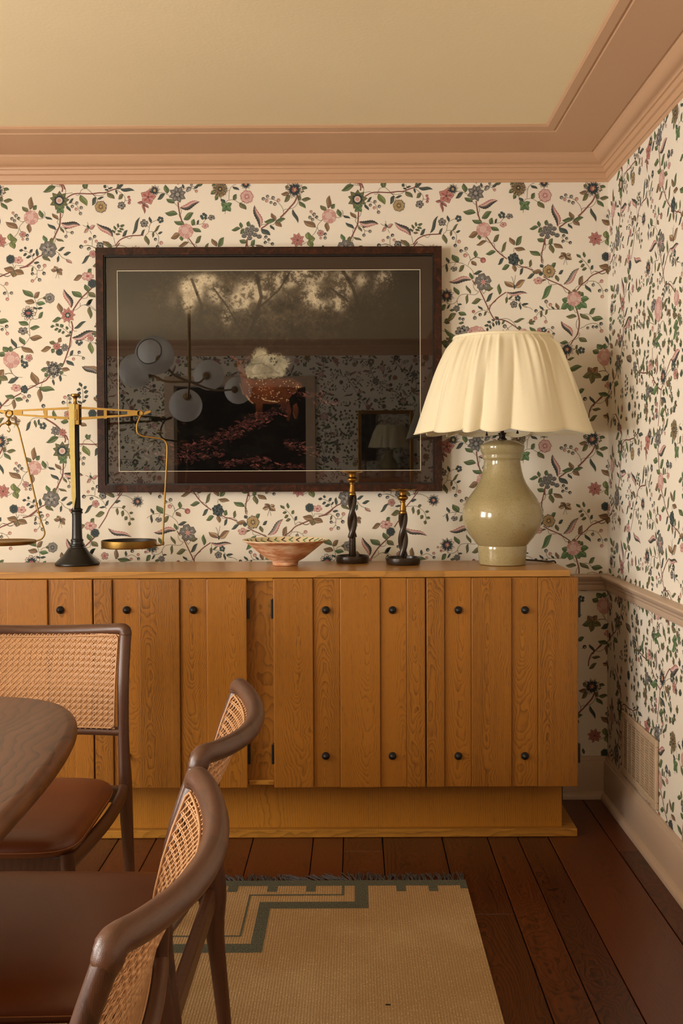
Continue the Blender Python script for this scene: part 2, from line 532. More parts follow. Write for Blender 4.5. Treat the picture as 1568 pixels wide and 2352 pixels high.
        for k in range(26):
            a = k * 2.4; q = r * 0.8 * math.sqrt((k + 0.5) / 26)
            disc(x + math.cos(a) * q * 0.9, y + math.sin(a) * q, r * 0.23, 'dk', 3, n=7, ph=a)
            disc(x + math.cos(a) * q * 0.9, y + math.sin(a) * q, r * 0.17, 'teal' if k % 2 else 'teal2', 4, n=6, ph=a)
            disc(x + math.cos(a) * q * 0.9, y + math.sin(a) * q, r * 0.055, 'gray2' if k % 3 == 0 else 'dk', 5, n=5)
    elif kind == 'grape':                     # heap of grey fluted seed heads
        for k, (ax, ay) in enumerate(((.2, -.75), (-.45, -.42), (.75, -.35), (.05, -.1), (-.6, .05), (-.9, .45), (.55, .3), (-.15, .75), (1.15, .55), (.2, -.4), (-.15, .25))):
            qx, qy, q = x + ax * r, y + ay * r, r * 0.36
            disc(qx, qy, q, 'dk', 3 + k % 2, ry=q * 0.86, n=12)
            disc(qx, qy - q * 0.2, q * 0.82, 'gray', 5, ry=q * 0.6)
            rays(qx, qy - q * .1, q * 0.3, q * 0.92, 9, 'gray2', 6, q * 0.16, 0.1, 0.1, 0.85); disc(qx, qy - q * 0.25, q * 0.36, 'dk', 7, ry=q * 0.22, n=8)
            disc(qx, qy - q * 0.36, q * 0.24, 'gray', 8, ry=q * 0.14, n=8)
    elif kind == 'ivy':
        for a, q in ((-2.5, 1.0), (-0.5, 1.0), (0.9, 1.05), (2.3, 1.05)):
            leaf(x - math.cos(a) * r * .2, y - math.sin(a) * r * .2, x + math.cos(a) * r * q, y + math.sin(a) * r * q, r * 0.80, 'G')
    elif kind == 'maple':
        for a, q in ((-2.2, .85), (-0.95, .85), (0.45, 1.0), (1.75, 1.1), (2.85, 1.15)):
            leaf(x, y, x + math.cos(a) * r * q, y + math.sin(a) * r * q, r * 0.62, 'o' if q != .85 else 'b')
    elif kind == 'trump':                     # bell of a trumpet flower, mouth at (x,y)
        c1, c2 = ('pink', 'pinkl') if a1 == 'p' else ('gray', 'gray2')
        petals(x, y, r, 5, c1, c2, ph, rnd=True, sq=0.75, outline='pinkd' if a1 == 'p' else 'dk'); disc(x, y, r * 0.3, 'pinkd' if a1 == 'p' else 'dk', 7, ry=r * 0.2)
    elif kind == 'moth':
        for a, q, w in ((float(a1 or 0) + 0.35, 1.0, .62), (float(a1 or 0) - 0.5, .8, .6), (float(a1 or 0) + 2.75, 1.0, .62), (float(a1 or 0) + 3.6, .8, .6)):
            leaf(x, y, x + math.cos(a) * r * q, y + math.sin(a) * r * q, r * w, 't')
            ribbon([(x + math.cos(a + .15) * r * .2, y + math.sin(a + .15) * r * .2), (x + math.cos(a + .15) * r * q * .8, y + math.sin(a + .15) * r * q * .8)], r * .05, 'dk', 7)
        leaf(x - r * .05, y - r * .3, x + r * .05, y + r * .45, r * .2, 'd', 0, 6)
        for a in (1.3, 1.9): ribbon([(x, y + r * .3), (x + math.cos(a) * r * .5, y + r * .8), (x + math.cos(a) * r * .9, y + r * 1.25)], r * .045, 'vine', 3)

CROPS = {'A': (0, 420, 220 / 1568), 'B': (0, 600, 220 / 1568), 'C': (0, 780, 220 / 1568), 'D': (210, 420, 240 / 1568), 'E': (440, 420, 250 / 1568),
         'F': (1010, 420, 200 / 1568), 'G': (1200, 420, 200 / 1568), 'H': (1010, 590, 200 / 1568), 'I': (1200, 590, 200 / 1568), 'J': (1220, 760, 180 / 1568),
         'K': (200, 1130, 230 / 1568), 'N': (0, 850, 600 / 1568), 'R2': (1395, 220, 173 / 702), 'R3': (1395, 800, 173 / 656)}
PRINT = '''
@A
l 890 55 705 150 70 g;v 890 50 960 60 1020 70;s 9 1000 35 1025 90 1015 150;f sun 970 290 155;f ivy 985 430 80
s 8 1100 240 1200 185 1320 175 1470 180 1575 175;v 1070 180 1140 170 1190 165;v 1050 80 1075 120 1065 190;v 1240 200 1290 205 1330 120 1390 95 1440 110 1568 230
l 1385 95 1375 10 60 g;l 1385 95 1440 20 45 g;l 1315 200 1420 375 90 y;l 1568 235 1510 365 60 d
v 1060 380 1130 335 1200 335 1270 385 1305 480;b 1257 330 25 g;b 1183 385 25 g;b 1247 430 24 p;b 1328 407 26 g;b 1317 502 26 g;l 1130 330 1205 255 35 d;l 1090 370 1155 470 40 d
s 9 990 500 985 600 975 700 930 800 870 930 830 1010;l 950 600 855 500 55 b;v 1030 500 1015 560 950 610 940 650 980 700;t 1000 660 1315 695 120 pink dk
l 915 770 780 670 50 d;v 990 720 900 790 905 850;v 990 720 1050 740 1095 800 1180 815;v 1095 800 1085 870;l 990 730 1045 820 35 o;l 1060 745 1130 735 25 d;b 1180 815 25 g;b 1080 878 25 g
l 760 970 710 860 60 G;l 830 1000 855 900 60 o;l 915 910 1045 965 35 o;v 905 880 900 960 840 1020;f gray 790 1090 135
v 900 1115 960 1150 1010 1215 1085 1255;l 950 1110 1060 1055 40 d;l 1040 1175 1160 1140 45 d;l 965 1200 935 1300 35 d;l 1085 1250 1175 1320 45 p;v 965 1155 960 1200
s 8 715 1130 690 1180 620 1215 550 1270 460 1340 400 1375 320 1395;v 545 1260 520 1195 470 1140 375 1105;l 415 1090 415 1045 40 d;l 375 1105 315 1105 40 d;l 485 1140 535 1090 40 d;l 440 1160 380 1190 38 d;l 510 1200 425 1225 40 d;l 530 1200 570 1155 25 d;l 605 1205 610 1080 45 d;l 690 1200 825 1285 50 o
f carn 175 1250 78 teal;f trump 300 1265 75 p;v 205 1320 235 1400;v 265 1340 235 1405
f peony 510 570 118;l 490 440 515 230 80 b;l 460 480 365 390 65 o;l 545 440 600 370 60 g;l 690 575 650 450 70 g;l 475 670 480 820 70 b
v 620 590 690 585 730 550 735 500 715 465;l 740 555 855 605 35 d;v 215 510 255 570 300 605 370 640 415 615;b 213 492 22 p;b 265 535 26 g;b 307 580 22 d;b 195 587 26 g;b 238 622 25 g
v 410 620 340 690 315 740 290 820 220 905;l 290 750 95 640 90 b;v 320 750 345 815;f mini 370 845 50 p;b 375 925 20 p;b 447 860 23 d;b 447 922 25 g
l 175 950 170 830 100 y;l 190 950 280 935 90 y;l 180 960 235 1080 90 y;v 150 985 95 1020 40 1025
l 1460 750 1555 700 55 p;l 1450 750 1375 815 50 p;l 1460 745 1425 690 28 d;v 1440 740 1355 690;v 1450 720 1430 645;v 1470 780 1500 840
v 1330 1045 1420 1025 1500 1040 1560 1070;v 1510 1030 1510 950 1530 890;b 1475 915 24 g;b 1548 878 25 d;b 1575 955 22 p;b 1398 965 23 p;b 1327 1045 30 d;b 1447 1080 24 g;f mini 1520 1165 58 p;l 1470 1185 1335 1325 45 d
@B
l 235 150 65 115 90 b;l 235 150 215 260 110 b;l 240 150 390 210 95 b;l 240 150 255 240 80 o;s 7 550 0 480 60 430 90 330 112;s 7 170 180 90 215 0 255;v 0 210 60 235 120 255 180 225;v 280 70 370 75 440 95 510 70
l 555 25 645 25 35 d;v 510 70 560 100 605 150 605 210 600 255 560 310;v 605 150 680 150 725 105;v 690 150 715 175;v 635 145 640 110;v 605 210 555 215;v 600 255 640 290
b 637 85 30 g;b 730 72 28 p;b 720 200 27 d;b 530 205 24 d;b 530 322 26 p;b 647 305 28 g;l 515 170 545 95 28 o;f moth 940 150 105 0.5
v 560 590 590 680 605 750 595 830 560 890;v 510 940 480 1020 480 1090 490 1200 480 1260 400 1370 350 1400 275 1420 210 1450
l 545 590 370 465 85 g;l 555 600 650 505 70 b;l 565 680 410 650 80 b;l 600 680 740 700 65 G;v 615 660 640 625 700 600;f carn 810 605 88 gray;l 760 600 700 600 45 o
l 600 790 545 745 30 d;l 610 770 700 770 35 d;f tealpet 465 850 112;l 630 935 705 830 55 g;v 520 940 580 950 630 935;l 465 1045 305 990 75 g;l 490 1095 650 1080 65 g;f trump 375 1140 80 g;v 485 1220 450 1180 420 1160;l 490 1255 690 1255 85 b;l 400 1365 320 1240 70 g;l 270 1420 185 1265 55 d
s 9 1520 420 1430 510 1310 630 1195 800;f star 1110 885 125 9 d;s 9 1170 990 1190 1080 1175 1160 1155 1270 1140 1400;f carn 1510 365 78 teal;f trump 1435 245 98 p;l 1345 235 1205 310 70 b;l 1440 190 1495 125 60 g
l 1450 500 1390 380 75 g;l 1450 510 1560 590 80 o;l 1340 590 1175 490 90 g;t 1165 765 1045 460 110 dk pink;l 1000 840 960 685 80 b;l 1000 935 855 985 65 g
v 1430 530 1435 580 1400 605 1320 610;v 1310 680 1310 740 1250 790 1190 800;v 1310 740 1370 715 1440 735 1568 815;l 1410 720 1510 630 60 d;l 1465 745 1480 940 65 o
v 1140 1000 1130 1050 1175 1100;l 1210 1100 1410 985 50 d;v 1175 1060 1210 1140 1260 1145;t 1180 1255 1550 1150 120 pink dk
v 880 1065 960 1065 1040 1105 1120 1170 1150 1210;l 885 1060 825 1075 40 g;l 955 1060 915 1020 40 g;l 1030 1080 990 1030 50 g;l 955 1105 890 1125 40 g;l 1000 1115 950 1165 40 g;l 1100 1120 1090 1065 40 g;l 1055 1155 1010 1180 40 g;l 1145 1185 1155 1140 30 d;l 1155 1215 1065 1225 35 o
f mini 1295 1318 60 d;f mini 1480 1260 52 p;v 1360 1240 1380 1280 1440 1310 1500 1335 1568 1330;v 1345 1300 1365 1260
@C
l 1475 50 1500 235 80 y;f star 930 110 70 9;f gray 1060 130 62 8;f carn 970 205 62 teal;l 895 60 810 40 60 o;l 960 45 1000 -30 60 b;l 835 130 670 185 75 b;l 880 150 850 220 60 g
s 9 1155 0 1135 120 1100 230 1075 300 1050 370 1010 450;v 1175 10 1170 80 1140 140;v 1095 295 1170 260 1270 260 1340 275 1370 300;v 1270 255 1290 220;b 1295 208 25 d;b 1203 317 24 p;b 1365 305 24 g;l 1145 260 1200 175 45 d;l 1085 340 1210 430 60 d
f dahlia 880 490 128;l 800 400 770 355 60 b;l 770 490 670 495 70 g;l 780 560 730 600 70 g;l 1010 475 1140 500 65 b;l 985 530 1035 550 60 g;l 975 430 1025 395 60 g
s 9 815 590 760 660 690 700 630 720 580 750 460 810;s 8 340 880 220 945;s 8 140 985 90 1030 30 1085 0 1135;v 700 700 730 640 790 620 870 640 920 600 980 575 1050 580 1090 595;l 870 650 880 750 35 d;l 990 580 985 690 40 d
l 610 740 520 530 110 b;l 640 785 895 830 85 g;l 655 800 655 1025 75 b;v 685 720 670 770 600 780 540 750 470 770;f trump 265 790 80 p;f clust 400 815 75;l 240 960 85 915 70 g;l 250 965 375 990 65 g;l 235 975 225 1140 60 b
v 350 900 400 915 440 960 450 1000;b 475 925 30 g;b 393 950 24 p;b 447 1003 24 d;v 50 1085 120 1085 180 1050 215 1000;l 20 1090 0 1020 30 d
l 130 200 50 120 90 g;l 170 200 180 110 75 g;l 80 260 -20 220 85 g;f peony 190 330 138;v 210 165 270 130 350 120;l 350 120 550 225 80 b;v 300 305 360 320 430 315;v 360 320 385 360;l 350 310 375 255 35 d;l 365 325 345 385 35 d;f mini 475 300 55 p;f mini 405 410 58 d
v 140 430 180 490 200 550 270 610 370 620;v 80 570 140 555 200 560;l 305 620 150 715 55 d;t 1590 560 1340 440 100 gray dk
v 1105 1090 1100 1000 1110 940;b 1063 945 27 p;b 1125 920 23 d;b 1143 970 25 g;b 1037 1030 28 d;b 1145 1035 22 d;v 1040 1030 1090 1040
v 1330 1085 1355 980 1355 880 1340 790 1305 720;l 1335 770 1300 700 45 d;l 1365 800 1420 770 45 d;l 1320 815 1255 820 45 d;l 1375 865 1445 845 50 d;l 1325 880 1270 880 45 d;l 1380 945 1445 920 45 d;l 1325 940 1280 945 40 d;l 1340 1050 1270 1000 35 d;l 1345 1025 1410 990 35 d
@N
f moth 95 300 36 0.8;v 165 330 200 290 270 290;l 185 310 155 365 18 d;l 210 300 215 345 14 o;l 235 295 230 330 12 d;s 4 270 290 320 320 350 345 400 400;l 330 300 322 240 22 g;l 410 310 365 310 25 g;f mini 258 335 20 d;f gray 335 365 30 8;f star 375 375 24 8
l 350 405 285 430 30 g;b 260 215 11 d;v 260 215 262 260;f carn 555 262 28 teal;l 480 320 520 335 22 b;s 3.5 400 400 408 420;f mini 405 265 20 p
@D
s 7 0 165 120 150 200 148 300 110 370 90;s 6 370 90 400 50;l 375 85 480 30 45 d;l 390 80 410 15 35 o;v 40 185 120 195 190 175 230 140;v 240 40 255 90 240 130;l 250 85 320 75 25 d;l 250 115 200 95 22 d;l 190 75 215 35 45 d
l 235 150 345 240 65 o;l 370 100 380 175 25 d;l 430 90 645 120 50 d;v 380 105 440 150 490 200 505 250 490 305;l 470 175 405 245 55 o;v 505 260 545 270;f mini 450 340 55 g;b 560 215 20 P;b 572 260 20 P;b 565 300 20 P
v 0 160 60 210 90 260 95 320;l 65 225 10 340 45 d;l 90 240 185 215 30 d;f carn 140 360 95 och;f star 850 215 115 5;f dark 945 115 80 o;v 830 230 780 300;l 780 300 690 295 40 P;l 775 300 795 465 35 P;l 790 305 855 380 40 P
v 975 165 1040 145 1110 160 1190 205;l 1100 165 990 250 55 d;l 1135 160 1110 30 70 g;f gray 1290 175 125 8;v 1335 130 1390 90 1450 72 1520 85 1568 130;b 1440 115 22 g;l 1380 85 1370 20 30 d;b 1500 30 20 g;v 1500 72 1500 40
l 1240 305 1125 240 60 g;v 1235 240 1245 300 1290 350;s 8 1300 300 1305 360 1330 490 1370 620;t 1330 370 1620 285 105 dk pink;v 1330 375 1350 420 1335 470 1300 480;l 1290 470 1105 450 75 g;l 1385 550 1530 450 80 g;v 1315 490 1340 540 1385 600;l 1395 635 1240 575 60 g
l 1510 640 1540 545 60 g;l 1330 770 1190 830 80 b;l 1345 800 1355 870 55 g;f peony 1415 725 112;v 1440 830 1460 890 1530 930
v 860 735 900 730 960 745 1005 800 1005 870 990 950;b 960 848 22 d;b 1045 900 26 p;b 990 960 24 d;l 1000 760 1065 740 30 d;l 940 735 1030 635 32 o;l 935 735 915 820 30 o;v 810 785 850 750 865 690 880 620 940 575 1000 555;l 890 600 870 510 35 d;f mini 790 608 56 g;f mini 1035 555 46 d;v 835 640 860 670;l 740 785 800 700 32 d;l 810 790 855 935 60 o
s 7 365 940 420 865 510 815 600 795 700 790 780 785;v 510 800 570 840 615 800;l 610 775 730 515 45 d;l 465 805 540 710 45 d;v 360 940 340 850 330 820;t 320 810 80 610 100 dk pink;v 350 770 360 720 400 670 450 630
l 395 665 400 610 30 g;l 360 705 340 645 30 g;l 345 750 310 705 30 g;l 435 655 495 635 35 g;l 420 680 485 710 30 g;l 390 715 455 740 30 g;l 365 765 430 775 30 b;l 275 950 170 875 65 b;f mini 125 940 50 g
@E
l 20 655 135 710 55 g;b 68 120 20 p;l 30 80 125 20 35 d;l 65 870 140 765 45 o;l 360 915 290 805 60 b;l 380 920 465 785 70 g;v 20 610 80 600 150 590 200 530 250 505;l 75 600 105 535 28 d;f trump 285 500 48 g;f mini 175 485 48 d;f trump 195 620 48 p
l 330 120 275 160 50 g;l 375 180 340 250 50 g;l 330 60 305 10 50 g;f ochre 410 90 108;v 500 110 540 110;v 640 20 580 50 545 110 535 240;l 590 55 685 105 35 d;v 490 300 510 260 560 245 620 250 690 290 740 270 775 240;l 480 290 420 230 45 d;f ivy 500 340 88;v 490 370 480 450;l 600 245 645 165 55 g;l 690 290 785 385 65 o;f carn 795 200 100 pink;f dark 780 20 75 1
l 1410 160 1290 160 55 b;l 1420 180 1335 275 60 o;l 1400 70 1350 50 60 o;f dark 1480 100 125 p;s 9 1525 190 1480 280 1420 350 1340 440 1275 500;s 8 1110 580 1060 620 1000 660;v 1530 190 1530 280 1480 350 1420 375 1350 380 1315 410;v 1315 490 1320 400 1280 320 1200 250 1100 230 1040 230
b 1032 230 24 g;b 1092 195 22 g;b 1080 260 22 p;b 1172 215 24 g;b 1142 283 20 g;b 1198 305 25 g;b 1250 250 24 p;l 1455 380 1530 578 45 d;l 1205 545 1150 435 55 b;l 1210 550 1350 520 55 g;l 1205 560 1295 635 60 b;l 1195 550 1045 560 60 g;v 1200 570 1180 600 1130 610;l 1130 610 1190 680 32 d
t 980 650 905 325 95 pink dk;v 990 620 1030 600 1110 595;l 1000 665 1130 755 70 d;f grape 850 715 105;l 700 655 575 680 50 g;l 715 650 705 570 45 g;l 755 670 700 735 50 g;l 810 630 825 555 55 g;v 690 655 760 660;v 1030 795 1080 850 1160 880;b 1068 780 22 d;b 1110 820 20 d;b 1058 860 20 d;b 1163 880 22 d
l 785 865 690 825 60 g;l 855 905 910 820 55 g;s 7 800 825 795 915;f star 1525 825 100 8
@G
s 8 400 1000 370 1150 345 1260 335 1411;v 380 1000 410 1100 400 1180 320 1270 330 1340 370 1411;v 410 1125 460 1105 560 1095;l 500 1105 545 1270 80 o;l 560 1095 720 1180 75 b;l 315 1310 125 1225 80 g;f moth 770 1320 125 0.2
l 1390 55 1490 80 55 g;l 1340 290 1360 195 55 o;l 1390 275 1550 270 65 o;l 1340 310 1455 435 65 g;v 1320 200 1325 300 1390 280;f maple 1395 120 40
@I
v 350 0 370 70 360 130;s 8 335 0 345 110;f carn 470 260 125 och;l 520 180 595 110 65 g;l 360 190 320 135 60 d;l 600 330 640 445 60 o;l 650 310 730 240 50 d;l 340 270 170 265 75 b;l 360 310 290 310 60 d
s 8 0 180 80 200 180 245;s 8 380 360 480 420 640 490 760 560 850 620;v 0 180 110 180 160 210 230 290;l 125 180 155 50 50 o;l 215 305 80 390 55 d;f trump 280 430 82 p;l 310 430 425 415 30 o;v 460 430 480 490 560 500 610 495;l 525 510 340 765 95 G;v 660 490 700 500 730 560 780 640 820 640
t 735 495 1015 205 110 pink gray;s 8 980 600 1050 510 1150 430 1240 340 1380 275 1500 225;l 1010 510 1080 340 80 b;l 1125 505 1230 640 50 d;v 1180 400 1170 450 1120 500 1060 510;v 1190 440 1270 435 1360 480 1420 560 1440 620 1450 680;b 1420 437 30 p;b 1268 505 28 g;b 1383 610 28 d;b 1505 605 28 g;b 1430 715 30 p;v 1360 470 1400 455;v 1275 440 1275 480;v 1420 570 1390 595;v 1445 605 1485 610;v 940 575 970 540 1010 520
v 1235 310 1210 210 1130 100 1040 10;l 1080 80 1010 90 45 g;l 1110 135 1040 180 50 o;l 1150 205 1065 235 50 o;l 1110 10 1100 -90 45 g;l 1040 15 970 -50 45 g;l 1175 110 1215 45 50 g;l 1230 230 1265 150 45 d;v 1240 310 1280 265 1350 265 1420 305 1500 280
l 880 690 830 620 70 b;l 930 670 940 580 80 b;l 1000 680 1030 620 60 b;l 1040 700 1085 640 80 g;l 1040 760 1190 755 100 G;l 1020 820 1150 920 110 G;l 970 850 1030 950 110 G;l 870 850 850 975 120 G;l 820 840 690 935 110 G;l 810 790 710 760 90 G;f peony 925 760 132
s 10 950 880 985 1000 1015 1120 1015 1240 985 1411;v 915 940 950 1000 980 1000;v 1020 1080 970 1160 965 1260 1000 1310;v 690 945 550 945 450 950 340 970 280 1010 235 1080;b 422 805 32 g;b 497 862 30 p;b 238 972 28 d;b 228 1105 32 p;b 415 1170 28 p;v 425 840 440 900 490 945;v 360 1050 410 1090 420 1150
l 370 960 305 880 35 d;l 345 975 320 1090 40 o;l 445 955 405 1045 35 o;l 565 945 515 890 28 d;l 645 950 600 830 55 b;l 970 1075 780 1070 70 o;l 1030 1020 1200 1140 70 o;v 1100 1030 1180 1035 1250 1090;l 1200 1030 1305 925 70 g;l 1245 1100 1445 1120 90 g
v 1030 1290 1100 1260 1160 1220 1270 1195 1370 1230 1415 1310;b 1410 1205 30 d;b 1170 1280 25 g;b 1268 1260 25 d;b 1330 1262 25 d;b 1418 1335 30 p;t 890 1430 690 1160 110 pink dk;l 235 1365 125 1260 60 g;f mini 375 1320 55 d;f mini 300 1320 42 p;v 420 1305 480 1300 530 1340 555 1380;b 538 1275 26 g;b 465 1350 20 P;b 557 1388 24 d;l 0 855 105 850 35 d;v 0 890 90 905 150 930 175 955
@J
s 9 935 0 900 100 840 180 780 280;v 960 30 960 90 900 160 830 180 760 230 735 270;l 730 235 570 235 70 g;l 950 140 1110 220 90 o;f dark 710 370 142 1;l 680 460 625 510 60 d;l 885 360 920 280 40 o;l 900 370 935 490 45 o;v 830 360 950 360;f mini 1000 390 65 d
s 9 705 500 695 640;l 720 575 860 540 45 o;l 735 770 1010 715 100 g;f maple 1230 855 185;v 1340 810 1420 795 1480 800;v 1400 640 1440 720 1490 800 1560 870;l 1540 900 1400 990 60 d;l 930 1230 1060 1165 80 g;b 1070 1360 38 d;v 1000 1400 1050 1370
s 9 1390 1320 1300 1420 1210 1500 1160 1620 1145 1750;l 1250 1440 1165 1305 50 d;l 1220 1570 1390 1570 55 o;v 1220 1500 1210 1560 1150 1640;l 1160 1800 1315 1690 70 o
@F
s 8 800 920 900 1060 1020 1220 1150 1330 1210 1370;l 835 1050 655 1120 60 b;l 960 1065 1060 930 60 o;v 905 1080 970 1090 990 1160;l 1000 1240 825 1280 70 g;l 1105 1250 1200 1060 55 o;v 1020 1220 1090 1245 1140 1310;l 1345 1175 1535 1210 70 b;v 1335 1170 1325 1250
b 380 1225 28 d;b 470 1185 32 g;b 455 1305 35 p;v 390 1220 460 1235 520 1300 545 1380;l 640 1340 640 1220 65 g;v 545 1390 640 1340 740 1370;v 490 1300 510 1295
@H
s 7 1400 140 1480 180 1568 200;f clust 1330 45 125;l 1150 20 1045 145 55 d;l 1250 150 1115 225 75 g;l 1335 140 1350 270 70 b;l 1450 140 1480 40 65 g;v 1380 150 1420 190 1490 190;l 1495 200 1435 325 45 d
v 40 185 130 125 240 100 350 105 450 140 540 200 590 260 610 330 610 400;l 160 110 115 10 45 d;l 125 130 120 280 40 d;l 330 100 220 -40 100 g;f trump 252 215 58 g;v 285 110 250 160;l 435 150 340 270 65 o;v 505 160 530 90 600 30 680 5 740 25;v 545 70 540 0;l 570 75 655 160 65 b;b 775 60 48 P
l 610 305 760 260 55 d;l 580 405 540 285 55 g;t 565 415 165 450 110 pink dk;s 8 590 430 640 510;f gray 780 455 145 5 p;s 8 700 570 760 690 820 820 880 950 930 1050 985 1120 1100 1130 1200 1160 1300 1220 1430 1310;s 8 885 960 910 880 1000 780 1080 710 1190 635
t 1200 635 1568 655 75 pink dk;l 1330 550 1160 440 90 t;l 1345 545 1530 420 100 t;l 1335 580 1345 500 30 d;v 1330 500 1310 400 1285 355;v 1330 500 1350 400 1360 330;l 1070 680 1065 485 65 g;v 1210 640 1210 740 1260 770 1340 770 1400 775 1450 830 1500 890 1568 910
l 1210 720 1185 840 40 o;l 1235 755 1310 710 30 o;f mini 1400 745 50 d;f mini 1330 855 62 g;l 1435 830 1450 955 35 d;l 1475 860 1560 850 40 d;l 835 590 955 565 65 o;v 825 560 830 600 785 665;v 730 590 770 640 785 670;l 830 810 955 650 60 d;l 735 765 570 835 80 o;v 735 765 770 770
v 700 625 640 680 560 680 460 670 370 690 320 750 300 800 250 840 200 850 130 840;l 340 685 250 540 70 g;l 550 665 470 510 45 o;l 500 680 470 850 45 o;v 605 460 605 540 640 600 700 625;f dark 120 700 135 1;v 310 790 315 850;l 320 850 395 860 28 d;f gray 300 930 62 7;l 255 960 180 960 45 g;l 285 1020 130 1140 90 o;l 335 1000 475 1050 70 g;l 185 860 120 935 30 d;l 100 860 20 970 70 g
v 830 970 770 960 700 985 640 1020 620 1060;b 603 985 28 P;b 627 1100 32 g;b 722 1040 28 d;l 765 955 685 880 35 d;l 840 980 790 1060 35 o;v 905 860 870 890 850 980 890 1010;v 920 860 1000 800 1010 780;v 985 1140 930 1190 880 1240 850 1290
l 915 1180 850 1165 40 d;l 875 1235 800 1235 40 d;l 905 1230 910 1300 38 d;l 860 1285 845 1335 40 d;l 960 1185 962 1260 35 d;l 1015 1150 1015 1235 28 d;l 1060 1140 1060 1235 40 d;l 985 1150 930 1125 30 d;l 1055 1115 990 1075 38 d;l 1170 1140 1110 1210 35 o
v 1060 1125 1180 1110 1270 1140 1350 1220 1390 1300;l 1325 1170 1525 1115 45 o;b 1165 1250 35 g;v 1205 1265 1240 1320;v 1300 1230 1220 1290 1180 1345;l 1430 1310 1430 1245 60 g;f peony 1490 1400 110;f mini 360 1345 85 g;f star 575 1380 95 7;v 40 1325 130 1360 210 1411
@K
s 6 545 20 490 90 430 170 350 270 290 400 180 570;v 0 60 60 50 140 75 220 120 270 180 300 270;b 75 100 22 d;f mini 250 60 52 g;l 285 220 340 130 35 d;l 285 240 190 240 28 d;l 420 85 330 10 60 o;v 415 85 450 60 540 50 620 65 710 110;l 430 160 525 140 38 d;l 270 325 130 375 75 o;f dark 790 150 95 p
v 380 250 460 240 540 250 600 290 650 340 675 410 670 470;l 550 245 600 225 40 o;l 565 290 545 385 45 o;l 625 385 590 440 50 o;l 670 470 655 525 45 o;l 685 415 740 435 40 o;l 665 325 720 330 36 o;l 475 250 470 365 40 o;t 330 570 690 705 80 dk pink
l 35 965 135 885 45 g;v 0 965 80 980 150 1030 220 1090;b 240 875 22 d;f mini 275 1000 55 p;l 450 1050 465 890 65 b;l 480 1050 680 1080 60 g;l 605 1005 610 925 35 d;v 470 1050 600 1020 700 985 800 1040;b 705 925 26 d;b 800 980 22 p;b 690 1050 22 p;b 805 1045 22 d;b 865 885 18 p;b 915 940 20 P
@R2
v 430 2300 430 2180 420 2060 370 1960;l 425 2110 370 1960 9 g;v 435 2300 470 2150 475 2060;f peony 475 1990 24;v 440 2290 480 2160 520 2100 555 2230;l 525 2105 552 2240 8 o;l 440 2270 512 2230 9 G;l 435 2300 490 2340 9 G;f mini 435 1945 11 g;l 500 1985 565 1890 8 o;f moth 340 2040 15 0.9;f moth 570 2020 13 0.3
l 665 2060 680 2110 12 G;l 655 2110 612 2160 14 G;l 655 2150 610 2270 13 G;v 655 1920 655 2150;l 650 2050 610 2060 9 o;b 385 2110 5 g;b 418 2170 5 p;v 385 2110 430 2130;b 290 2010 5 p;b 275 2060 4 d;l 610 1990 600 1930 8 g
@R3
s 1.2 235 30 260 110 290 210 370 215 410 290 440 340 465 360;s 0.9 390 0 390 190;t 425 230 435 50 12 gray pink;f trump 370 150 14 p;l 300 175 322 70 9 g;l 300 160 285 190 10 g;l 210 110 170 65 15 b;l 345 200 340 125 7 g;l 265 190 255 275 8 o;b 280 280 5 P;f mini 236 165 12 g
s 1.2 465 370 500 250 545 110 565 95;t 555 100 630 20 20 dk pink;f dark 485 245 20 p;l 440 340 390 390 14 G;l 430 400 440 350 7 o;l 510 290 545 325 12 b;v 515 240 545 190 575 165;f mini 572 160 9 d;f mini 590 220 11 p;l 505 330 522 415 8 g;s 1.2 465 370 460 450 450 560 440 680
l 465 430 510 475 11 d;l 458 575 495 535 14 g;b 395 515 5 d;b 418 480 5 g;b 432 490 5 p;b 430 545 5 P;l 405 575 402 630 10 P;f gray 350 375 14 7;f moth 338 530 17 1.1;l 290 235 305 260 8 d;l 560 250 545 275 8 o;l 380 400 385 330 7 g;l 530 60 520 0 8 g
l 655 210 630 225 12 d;v 480 700 510 680 525 610;l 505 690 528 610 8 g;b 490 640 5 p;b 475 720 5 g
'''
cx_.mode = 'B'
